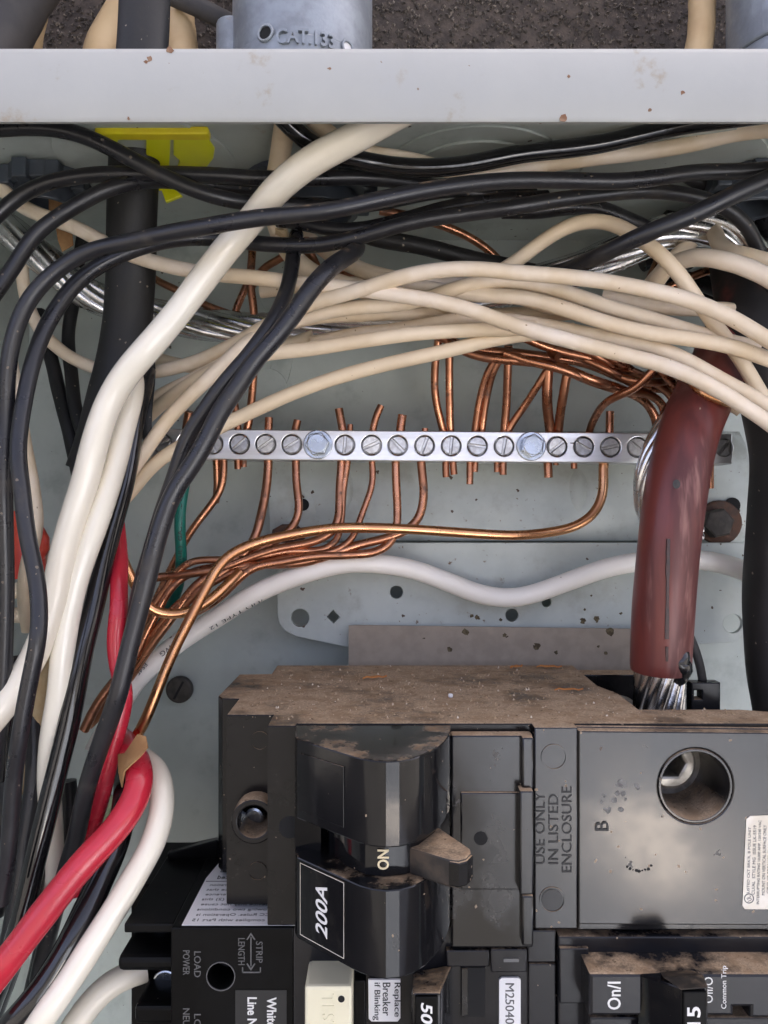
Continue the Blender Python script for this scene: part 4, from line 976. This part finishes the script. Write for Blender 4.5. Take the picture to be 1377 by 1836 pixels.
outer('tan_cable', 'tan jacketed cable behind the slanting grey black cable', m_nm, 8, [(70, -60), (62, 0), (50, 60), (40, 120), (36, 180)], [18, 20, 26, 36])
outer('tan_cable', 'tan jacketed cable slanting up behind the black jacketed cable', m_nm, 9.5, [(330, -150), (270, -40), (222, 20), (192, 70), (176, 130), (170, 180)], [14, 16, 18, 30])
outer('tan_cable', 'tan jacketed cable between the black jacketed cable and the conduit hub', m_nm, 8, [(325, -60), (322, 0), (326, 60), (330, 130)], [14, 16, 24])
outer('black_cable', 'short black cable end crossing behind the conduit hub', m_rubber, 5, [(310, -6), (350, 10), (392, 30), (430, 50)], [24, 24, 22])
outer('tan_cable', 'tan jacketed cable running straight up beside the smooth conduit', m_nm, 6.8, [(1264, -100), (1262, -20), (1258, 40), (1250, 100), (1246, 160)], [26, 30, 36])

# ------------------------------------------------------------------ main circuit breaker
mb = root('main_circuit_breaker', V(15, 24, -80), 'large dusty black 200A main circuit breaker with a rounded switch barrel', 'circuit breaker')
ZTOP, ZBOT = -41.0, -79.6
def cut(o, cutter):
    md = o.modifiers.new('cut', 'BOOLEAN'); md.operation = 'DIFFERENCE'; md.solver = 'EXACT'; md.object = cutter
    dg = bpy.context.evaluated_depsgraph_get()
    me = bpy.data.meshes.new_from_object(o.evaluated_get(dg))
    o.modifiers.clear()
    o.data = me
    bpy.data.objects.remove(cutter)
    me.polygons.foreach_set('use_smooth', [True] * len(me.polygons)); me.set_sharp_from_angle(angle=R(18))
foot = [(-28.6, 24), (-28.6, 35), (-36.6, 35.5), (-37.0, 58), (-35.6, 60.3), (-31.9, 60.5), (-31.9, 74), (-22.4, 74), (-22.4, 82), (-16.9, 82), (-16.9, 80.5), (80, 80.5), (80, 72), (74, 70), (53, 70), (53, 56), (50.5, 48), (50.5, 24)]
body = prism('case', foot, ZBOT, ZTOP, m_plastic, mb, bev=0.35, axis='Z')
LX, LZ = mm(1250, 84), mz(1412, 84)
cut(body, prism('cutter', circ(LX, LZ, 6.6, 40), 60, 90, None))
cut(body, prism('cutter', circ(mm(455, 76), mz(1472, 76), 3.1, 32), 60, 90, None))
# screw tower on the left shoulder
tower = prism('screw_tower', circ(mm(455, 78), mz(1472, 78), 4.45, 36), 60.5, 78.5, m_plastic, mb, holes=[circ(mm(455, 78), mz(1472, 78), 3.15, 32)], bev=0.3)
prism('tower_screw', circ(mm(456, 70), mz(1468, 70) + 0.5, 2.2, 20), 62, 71.0, m_hex, tower, bev=0.6)
box('shoulder_block', -31.7, -22.6, 60.6, 70.0, ZBOT - 5.5, ZBOT + 0.3, m_plastic, mb, 1.2)
for px, py, r in ((466, 1328, 17), (462, 1562, 17)):
    prism('ejector_mark', CP(px, py, r, 74, 28), 73.9, 74.25, m_plastic, mb, holes=[CP(px, py, r - 2, 74, 28)])
prism('vent_hole', CP(520, 1483, 20, 82, 28), 81.0, 82.05, m_hole, mb)
# barrel
BP = [(529, 80.8), (529, 88.5), (533, 90), (622, 98.6), (645, 100.6), (668, 101.8), (692, 102.3), (716, 102.0), (740, 100.8), (762, 98.6), (782, 95.3), (796, 91.5), (804, 87.5), (808, 84), (808, 80.8)]
BPm = [(mm(x, d), d) for x, d in BP]
ZU = -41.3
prism('barrel_upper', BPm, -55.8, ZU, m_barrel, mb, bev=0.3, axis='Z', smooth=20)
prism('barrel_lower', BPm, -77.6, -62.7, m_barrel, mb, bev=0.3, axis='Z', smooth=20)
# floor of the switch slot and the rocker drum
prism('slot_floor', [(mm(529, 83), 80.8), (mm(529, 85), 85.5), (mm(575, 88), 88), (mm(590, 84), 84), (mm(806, 84), 84), (mm(806, 80.8), 80.8)], -62.9, -55.6, m_plastic, mb, axis='Z', smooth=20)
DR = [(mm(x, d), d) for x, d in ((600, 84), (600, 90), (622, 94.2), (655, 97.2), (690, 98.0), (725, 97.2), (750, 95.5), (780, 90), (790, 84))]
prism('rocker_drum', DR, -62.5, -55.9, m_barrel, mb, axis='Z', smooth=25)
th = prism('toggle_handle', [(mm(735, 96.5), 96.5), (mm(806, 101), 101.0), (mm(822, 101), 101.4), (mm(836, 100.6), 100.6), (mm(845, 98.6), 98.6), (mm(843, 96.8), 96.8), (mm(788, 88), 88.0), (mm(740, 88), 88.0)], -63.0, -58.2, m_handle, mb, bev=0.4, axis='Z')
prism('toggle_tip', [(mm(805, 101.1), 101.12), (mm(822, 101), 101.75), (mm(838, 100.7), 100.85), (mm(848, 98.6), 98.7), (mm(842, 98.2), 98.2), (mm(815, 98), 98)], -62.7, -58.5, m_plastic, th, bev=0.3, axis='Z')
lettering('ON', ps(36, 98), ps(21, 98), onface(687, 1541, 98.02, 90), m_ivl, mb, 0.12, bold=0.02)
# facet: sticker and window panel follow the slanted side of the barrel
f0, f1 = Vector((mm(533, 90), 90.0)), Vector((mm(622, 98.6), 98.6))
fu = (f1 - f0).normalized(); fn_ = Vector((-fu.y, fu.x))
def onfacet(s, z, t):          # s mm along the facet from its left edge, t lift
    q = f0 + fu * s + fn_ * t
    return V(q.x, q.y, z)
FL = (f1 - f0).length
prism('side_panel', [(0.9, -43.6), (FL - 0.6, -43.6), (FL - 0.6, -54.0), (0.9, -54.0)], 0.02, 0.22, m_barrel, mb, bev=0.1, fn=lambda u, v, w: onfacet(u, v, w))
st_ = prism('rating_sticker', [(1.0, -63.4), (FL - 0.5, -63.4), (FL - 0.5, -76.4), (1.0, -76.4)], 0.02, 0.2, m_barrel, mb, fn=lambda u, v, w: onfacet(u, v, w))
prism('sticker_border', [(1.0, -63.4), (FL - 0.5, -63.4), (FL - 0.5, -76.4), (1.0, -76.4)], 0.18, 0.24, m_labold, st_, holes=[[(1.09, -63.49), (FL - 0.59, -63.49), (FL - 0.59, -76.31), (1.09, -76.31)]], fn=lambda u, v, w: onfacet(u, v, w))
lettering('200A', 9.0, 3.0, lambda u, v, t: onfacet(FL * 0.52 - v, -70.1 + u, 0.2 + t), m_wht, st_, 0.06, bold=0.012, shear=0.15)
# plates right of the barrel
boxp('centre_plate', 809, 1318, 956, 1700, 79, 83.0, m_face, mb, 0.4)
prism('plate_hole', CP(862, 1503, 12.5, 83, 24), 82.5, 83.06, m_hole, mb)
boxp('plate_ridge', 826, 1421, 956, 1596, 82, 83.5, m_face, mb, 0.3)
prism('plate_hole', CP(862, 1503, 12.5, 83.5, 24), 83.0, 83.56, m_hole, mb)
boxp('retaining_bar', 932, 1418, 957, 1605, 83, 86.2, m_face, mb, 0.35)
boxp('edge_rail', 936, 1322, 957, 1416, 82.5, 84.6, m_face, mb, 0.4)
boxp('edge_rail', 936, 1606, 957, 1697, 82.5, 84.6, m_face, mb, 0.4)
tp_ = boxp('warning_strip', 958, 1304, 1036, 1666, 79.5, 83.4, m_face, mb, 0.3)
for px, py, r in ((993, 1357, 23), (990, 1613, 23)):
    prism('ejector_mark', CP(px, py, r, 83.4, 32), 83.3, 83.62, m_face, tp_, holes=[CP(px, py, r - 2.0, 83.4, 32)])
prism('ejector_plug', CP(990, 1613, 19, 83.4, 30), 83.3, 83.55, m_grey_plastic, tp_)
for body_, px, y0, y1 in (('USE ONLY', 968, 1420, 1549), ('IN LISTED', 992, 1424, 1549), ('ENCLOSURE', 1016, 1410, 1564)):
    lettering(body_, ps(y1 - y0, 83.4), ps(18, 83.4), onface(px, (y0 + y1) / 2, 83.42, 90), m_emb, tp_, 0.14)
face = prism('lug_cover', O([(1037, 1310), (1420, 1314), (1420, 1660), (1037, 1658)], 83.2), 79.6, 83.2, m_face, mb, holes=[circ(LX, LZ, 7.2, 48)], bev=0.3)
prism('cover_step', O([(1033, 1302), (1420, 1306), (1420, 1668), (1037, 1668)], 81.2), 79.4, 81.2, m_face, mb, holes=[circ(LX, LZ, 6.9, 48)], bev=0.3)
lettering('B', ps(17, 83.3), ps(24, 83.3), onface(1079, 1481, 83.3, 90), m_emb, face, 0.14)
for k in range(22):                     # chalky scuff and a ragged worn line on the cover
    a, rr = random.uniform(0, 6.3), random.uniform(0, 1) ** 0.5
    px, py, r = 1112 + 34 * rr * math.cos(a), 1425 + 30 * rr * math.sin(a) - 0.4 * 34 * rr * math.cos(a), random.uniform(2, 6)
    prism('scuff_mark', [(x + random.uniform(-.1, .1), z + random.uniform(-.1, .1)) for x, z in CP(px, py, r, 83.2, 9)], 83.1, 83.22 + k * 0.0012, m_scuff, face)
for k in range(9):
    px, py = 1124 + k * 5.5, 1555 + 7 * math.sin(k * 0.42) + random.uniform(-2, 2)
    prism('worn_spot', [(x + random.uniform(-.08, .08), z + random.uniform(-.08, .08)) for x, z in CP(px, py, random.uniform(1.2, 3.2), 83.2, 8)], 83.1, 83.22 + k * 0.0012, m_hole, face)
# lug with its set screw behind the round opening
prism('lug_block', O([(1150, 1330), (1420, 1330), (1420, 1500), (1150, 1500)], 62), 40, 69.5, m_lug, mb, holes=[circ(LX - 1.6, LZ + 1.6, 5.5, 32)], bev=0.3)
lr_ = prism('set_screw', circ(LX - 1.6, LZ + 1.6, 5.2, 32), 45, 75.0, m_lug, mb, holes=[circ(LX - 1.6, LZ + 1.6, 2.9, 6)], bev=0.6)
prism('socket', circ(LX - 1.6, LZ + 1.6, 3.0, 6), 45, 69, m_dkscrew, lr_)
prism('liner', circ(LX, LZ, 7.1, 40), 66, 83.25, m_face, mb, holes=[circ(LX, LZ, 6.5, 40)], bev=0.15)
# lug pocket at the right of the top
box('pocket_back', 50.8, 78, 24, 30, ZBOT, ZTOP - 1.2, m_plastic, mb, 0.4)
pw = prism('pocket_clip', O([(1240, 1224), (1292, 1224), (1292, 1300), (1240, 1300)], 34), 30.2, 34, m_grey_plastic, mb, holes=[O([(1233 + 12, 1238), (1259, 1238), (1259, 1254), (1245, 1254)], 34)], bev=0.3)
box('pocket_floor', 53, 80, 30, 70, ZBOT, -64, m_plastic, mb, 0.3)
# compliance label on the cover
ul = prism('compliance_label', [(mm(a, 83.3), mz(b, 83.3)) for a, b in ((1345, 1463), (1420, 1460), (1420, 1630), (1336, 1630), (1331, 1624), (1338, 1469))], 83.2, 83.36, m_labold, face, bev=0.03)
for i, (tx, px, l) in enumerate((("LISTED CKT BRK'R, B POLE UNIT", 1341, 118), ('CU/AL  STYLE MG  ISSUE LK-5519', 1350, 124), ('INTERRUPTING RATING 10,000 AMP, 120/240 VAC', 1359, 150), ('MOUNT ON VERTICAL SURFACE ONLY', 1368, 126), ('CIRCUIT BREAKER ENCLOSURE', 1377, 120))):
    lettering(tx, ps(l, 83.4), ps(5.5, 83.4), onface(px + 2, 1542 if l < 140 else 1546, 83.38, 88.5), m_inkgrey, ul, 0.03)
prism('mark_ring', CP(1343, 1611, 9, 83.4, 24), 83.35, 83.41, m_inkgrey, ul, holes=[CP(1343, 1611, 7.4, 83.4, 24)])
lettering('UL', ps(9, 83.4), ps(8, 83.4), onface(1343, 1611, 83.38, 110), m_inkgrey, ul, 0.03)

# dirt and debris lying on the breaker top
vs, fs = [], []
def grit(x, d, z, r):
    k = len(vs); c = V(x, d, z + r * 0.4)
    for a in ((1, 0, -.5), (-.6, .8, -.5), (-.6, -.8, -.5), (0, 0, 1)):
        vs.append(c + Vector(a) * (r / 1000) * random.uniform(0.6, 1.4))
    fs.extend([(k, k + 1, k + 3), (k + 1, k + 2, k + 3), (k + 2, k, k + 3), (k, k + 2, k + 1)])
for i in range(1100):
    d = 26 + 52 * random.random() ** 0.8
    x = random.uniform(-28, 50 if d < 70 else 74)
    grit(x, d, ZTOP, random.choice((0.08, 0.1, 0.12, 0.16, 0.2, 0.32)) * random.uniform(0.7, 1.2))
me = bpy.data.meshes.new('grit'); me.from_pydata(vs, [], fs)
g = finish('grit', me, m_grit); tag(g, 'fine grit and dirt scattered over the top of the main breaker', 'grit', None, 'stuff')
def shaving(label, px, d, L, w, ang):
    x = mm(px, d)
    vs, fs = [], []
    for i in range(7):
        f = i / 6 - 0.5
        ww = w * (1 - abs(f) * 1.6) + 0.08
        c = V(x + f * L * math.cos(R(ang)), d + f * L * math.sin(R(ang)), ZTOP + 0.35 + 0.4 * abs(math.sin(i * 1.3)))
        n = Vector((-math.sin(R(ang)), -math.cos(R(ang)), 0)) * ww / 1000
        vs += [c - n, c + n, c + n + Vector((0, 0, .0003)), c - n + Vector((0, 0, .0003))]
    for i in range(6):
        for k in range(4): fs.append((4 * i + k, 4 * i + (k + 1) % 4, 4 * i + 4 + (k + 1) % 4, 4 * i + 4 + k))
    fs += [(3, 2, 1, 0), (24, 25, 26, 27)]
    me = bpy.data.meshes.new('wood_shaving'); me.from_pydata(vs, [], fs)
    tag(finish('wood_shaving', me, m_wood, None, 60, V(x, d, ZTOP)), label, 'shaving', 'orange wood shavings on the breaker')
shaving('long orange wood shaving beside the dark red cable on the breaker top', 985, 29, 6.5, 0.7, 8)
shaving('short orange wood shaving near the back edge of the breaker top', 926, 29, 3.6, 0.7, -24)
shaving('crumbly orange wood shaving in the middle of the breaker top', 672, 42, 6.0, 0.6, -12)
shaving('thin orange wood shaving lying towards the front of the breaker top', 1020, 55, 6.5, 0.2, 2)
pb = prism('pebble', circ(mm(808, 60), 60, 0.55, 8), ZTOP + 0.02, ZTOP + 0.9, m_label, None, bev=0.3, axis='Z', smooth=60, origin=V(mm(808, 60), 60, ZTOP))
tag(pb, 'tiny white pebble on the dusty breaker top', 'pebble')

# ------------------------------------------------------------------ 50 amp arc fault breaker, lower left
af = root('arc_fault_breaker', V(0, 40, -130), 'black 50 amp breaker with ivory test button and white stickers under the main breaker', 'circuit breaker')
AZ, AB = -81.0, -132.0
afb = box('terminal_case', mm(306, 80), mm(526, 80), 44, 80, AB, AZ, m_afci, af, 0.3)
cut(afb, prism('cutter', CP(396, 1750, 25, 80, 36), 66, 90, None))
prism('hole_bushing', CP(396, 1750, 24.5, 80, 36), 70, 73, m_afci, af, holes=[CP(396, 1750, 17, 80, 36)], bev=0.4)
prism('hole_rim', CP(396, 1750, 26, 80, 36), 79.9, 80.2, m_gauge, af, holes=[CP(396, 1750, 24.6, 80, 36)])
box('terminal_shelf', mm(222, 78), mm(306, 80) + 0.2, 44, 78, AZ - 2.2, AZ - 0.3, m_afci, af, 0.4)
box('terminal_shelf', mm(206, 78), mm(306, 80) + 0.2, 50, 77, -91.6, -88.4, m_afci, af, 1.2)
box('terminal_back', mm(240, 60), mm(306, 80) + 0.2, 40, 62, AB, AZ - 0.4, m_afci, af, 0.4)
box('terminal_shelf', mm(240, 74), mm(306, 80) + 0.2, 50, 74, -104, -100, m_afci, af, 1.0)
prism('terminal_screw', circ(mm(288, 66), mz(1672, 66), 2.6, 24), 62, 65.5, m_hex, af, bev=0.4)
prism('terminal_screw', circ(mm(295, 66), mz(1766, 66), 2.8, 24), 62, 65.5, m_hex, af, bev=0.4)
hexa('mounting_foot', [(300, 1530, 50), (392, 1505, 50), (392, 1540, 50), (300, 1545, 50), (300, 1520, 36), (392, 1500, 36), (392, 1560, 36), (300, 1560, 36)], m_afci, af, 0.5)
# FCC sticker on the top of the case (read from the other side)
tz = AZ + 0.02
fc = prism('rules_sticker', [(-39.6, 79.3), (-15, 79.3), (-15, 50), (-37.6, 50), (-39.3, 60)], tz, tz + 0.12, m_label, af, axis='Z')
rows = ['is device complies with Part 15', 'of the FCC Rules. Operation is', 'subject to the following two conditions', '(1) this device may not cause', 'harmful interference, and (2) this', 'device must accept any interference', 'received, including interference that', 'may cause undesired operation']
def ontop(cx, cd): return lambda u, v, t: V(cx - u, cd - v, tz + 0.13 + t)
for i, t in enumerate(rows):
    w = 0.66 * len(t)
    lettering(t, w, 1.25, ontop(-38.0 + w / 2 + (0.3 if i % 2 else 0), 77.6 - i * 2.05), m_ink, fc, 0.02)
prism('rule_line', [(-39, 61.6), (-15, 61.6), (-15, 61.4), (-39, 61.4)], tz + 0.12, tz + 0.16, m_ink, fc, axis='Z')
for i, t in enumerate(['Protected', 'by the', 'following:']):
    w = 0.8 * len(t)
    lettering(t, w, 1.7, ontop(-36.8 + w / 2, 59.6 - i * 2.8), m_ink, fc, 0.02, bold=0.01)
# moulded and printed lettering on its front
def cw(px, y0, y1, h, body_, m, parent, d=80.0, bold=0.0, th=0.06, shear=0.0): lettering(body_, ps(y1 - y0, d), ps(h, d), onface(px, (y0 + y1) / 2, d + 0.03, -90), m, parent, th, bold, shear)
cw(354, 1706, 1752, 12, 'LOAD', m_gauge, af); cw(334, 1704, 1748, 12, 'POWER', m_gauge, af)
cw(354, 1818, 1872, 12, 'LOAD', m_gauge, af); cw(334, 1808, 1880, 12, 'NEUTRAL', m_gauge, af)
cw(465, 1688, 1726, 12, 'STRIP', m_gauge, af); cw(433, 1682, 1730, 12, 'LENGTH', m_gauge, af)
for a, b, c_, d_ in ((449, 1680, 451, 1732), (434, 1742, 468, 1744), (434, 1734, 436, 1744), (466, 1734, 468, 1744)):
    prism('gauge_line', RECT(a, b, c_, d_, 80), 79.95, 80.12, m_gauge, af)
prism('gauge_arrow', O([(450, 1672), (458, 1684), (456, 1685), (450, 1676), (444, 1685), (442, 1684)], 80), 79.95, 80.12, m_gauge, af)
prism('gauge_arrow', O([(450, 1740), (458, 1728), (456, 1727), (450, 1736), (444, 1727), (442, 1728)], 80), 79.95, 80.12, m_gauge, af)
ps_ = prism('neutral_sticker', RECT(422, 1775, 514, 1960, 80), 79.95, 80.1, m_ink, af)
cw(487, 1788, 1842, 17, 'White', m_wht, ps_, 80.12, 0.02); cw(452, 1788, 1886, 17, 'Line Neutral', m_wht, ps_, 80.12, 0.02)
# switch side of the case
box('switch_case', mm(528, 78), mm(986, 80), 44, 80, AB, AZ - 0.1, m_grey_plastic, af, 0.3)
boxp('case_step', 880, 1702, 945, 1744, 79, 82.0, m_grey_plastic, af, 0.3)
prism('moulded_mark', RECT(903, 1718, 930, 1724, 82), 81.9, 82.2, m_gauge, af)
boxp('edge_block', 946, 1668, 997, 1726, 78, 81.5, m_grey_plastic, af, 0.3)
box('edge_strip', mm(948, 81), mm(997, 81), 60, 81, AB, mz(1728, 81), m_grey_plastic, af, 0.3)
boxp('upper_ridge', 800, 1704, 878, 1734, 79, 81.5, m_grey_plastic, af, 0.3)
tb = box('test_button', mm(546, 88), mm(632, 88), 78, 88, AB, mz(1768, 88), m_button, af, 0.7)
cw(588, 1782, 1850, 22, 'TEST', m_button, tb, 88.0, 0.0, 0.12)
prism('button_pip', CP(612, 1791, 6, 88, 20), 87.9, 88.1, m_hole, tb)
boxp('button_frame', 634, 1758, 656, 1900, 78, 82.5, m_afci, af, 0.3)
rl = prism('blink_sticker', O([(660, 1757), (718, 1757), (718, 1826), (713, 1832), (666, 1832), (661, 1827)], 83), 82.4, 83.0, m_label, af, bev=0.1)
for t, px, y1 in (('Replace', 711, 1823), ('Breaker', 693, 1821), ('if Blinking', 675, 1829)):
    cw(px, 1762, y1, 14, t, m_ink, rl, 83.0)
hexa('switch_lever', [(738, 1780, 92), (790, 1780, 92), (790, 1900, 92), (738, 1900, 92), (740, 1742, 80), (812, 1728, 80), (812, 1900, 80), (740, 1900, 80)], m_barrel, af, 0.5)
lv = boxp('lever_face', 744, 1787, 786, 1900, 91.0, 92.6, m_afci, af, 0.3)
cw(765, 1798, 1836, 21, '50', m_wht, lv, 92.6, 0.02, 0.06, 0.2)
prism('lever_window', RECT(826, 1734, 870, 1822, 80.1), 79.6, 80.25, m_hole, af)
prism('window_ramp', O([(828, 1736), (838, 1736), (838, 1818), (828, 1820)], 80.3), 79.9, 80.6, m_face, af)
ml = prism('serial_sticker', O([(900, 1754), (930, 1754), (934, 1758), (934, 1960), (895, 1960), (895, 1758)], 80.6), 79.9, 80.5, m_label, af, bev=0.1)
cw(914, 1763, 1836, 16, 'M25040', m_inkgrey, ml, 80.5)

# ------------------------------------------------------------------ 15 amp double breaker, lower right
cb = root('double_pole_breaker', V(60, 40, -130), 'charcoal 15 amp common trip breaker below the lug cover of the main breaker', 'circuit breaker')
box('case', mm(1001, 82), 105, 44, 82, AB, -81.6, m_grey_plastic, cb, 0.4)
prism('raised_face', [(mm(1057, 89), -84.6), (105, -84.6), (105, mz(1826, 89)), (mm(1345, 89), mz(1826, 89)), (mm(1345, 89), mz(1806, 89)), (mm(1316, 89), mz(1806, 89)), (mm(1316, 89), mz(1822, 89)), (mm(1057, 89), mz(1822, 89))], 81, 89, m_grey_plastic, cb, bev=0.6)
boxp('lower_face', 1057, 1824, 1420, 1960, 81, 86.5, m_grey_plastic, cb, 0.4)
boxp('case_rib', 1003, 1700, 1056, 1800, 81, 82.8, m_grey_plastic, cb, 0.3)
hexa('switch_lever', [(1222, 1770, 95), (1270, 1768, 95), (1270, 1960, 95), (1222, 1960, 95), (1142, 1745, 88.5), (1250, 1738, 88.5), (1250, 1960, 88.5), (1142, 1960, 88.5)], m_barrel, cb, 0.4)
hexa('lever_cap', [(1188, 1752, 92.5), (1262, 1748, 93), (1270, 1771, 95.9), (1221, 1775, 95.9), (1182, 1742, 89), (1240, 1738, 89), (1268, 1772, 93), (1222, 1776, 93)], m_handle, cb, 0.2)
lt = boxp('lever_face', 1225, 1778, 1268, 1960, 94.2, 95.6, m_afci, cb, 0.3)
lettering('15', ps(34, 95.6), ps(24, 95.6), onface(1244, 1822, 95.62, 90), m_wht, lt, 0.06, bold=0.02)
lettering('On/I', ps(50, 89), ps(24, 89), onface(1101, 1785, 89.02, 90), m_wht, cb, 0.05, bold=0.012)
lettering('Common Trip', ps(77, 89), ps(12, 89), onface(1299, 1770, 89.02, 90), m_wht, cb, 0.05)
lettering('Off/O', ps(46, 89), ps(16, 89), onface(1270, 1775, 89.02, 90), m_wht, cb, 0.05)
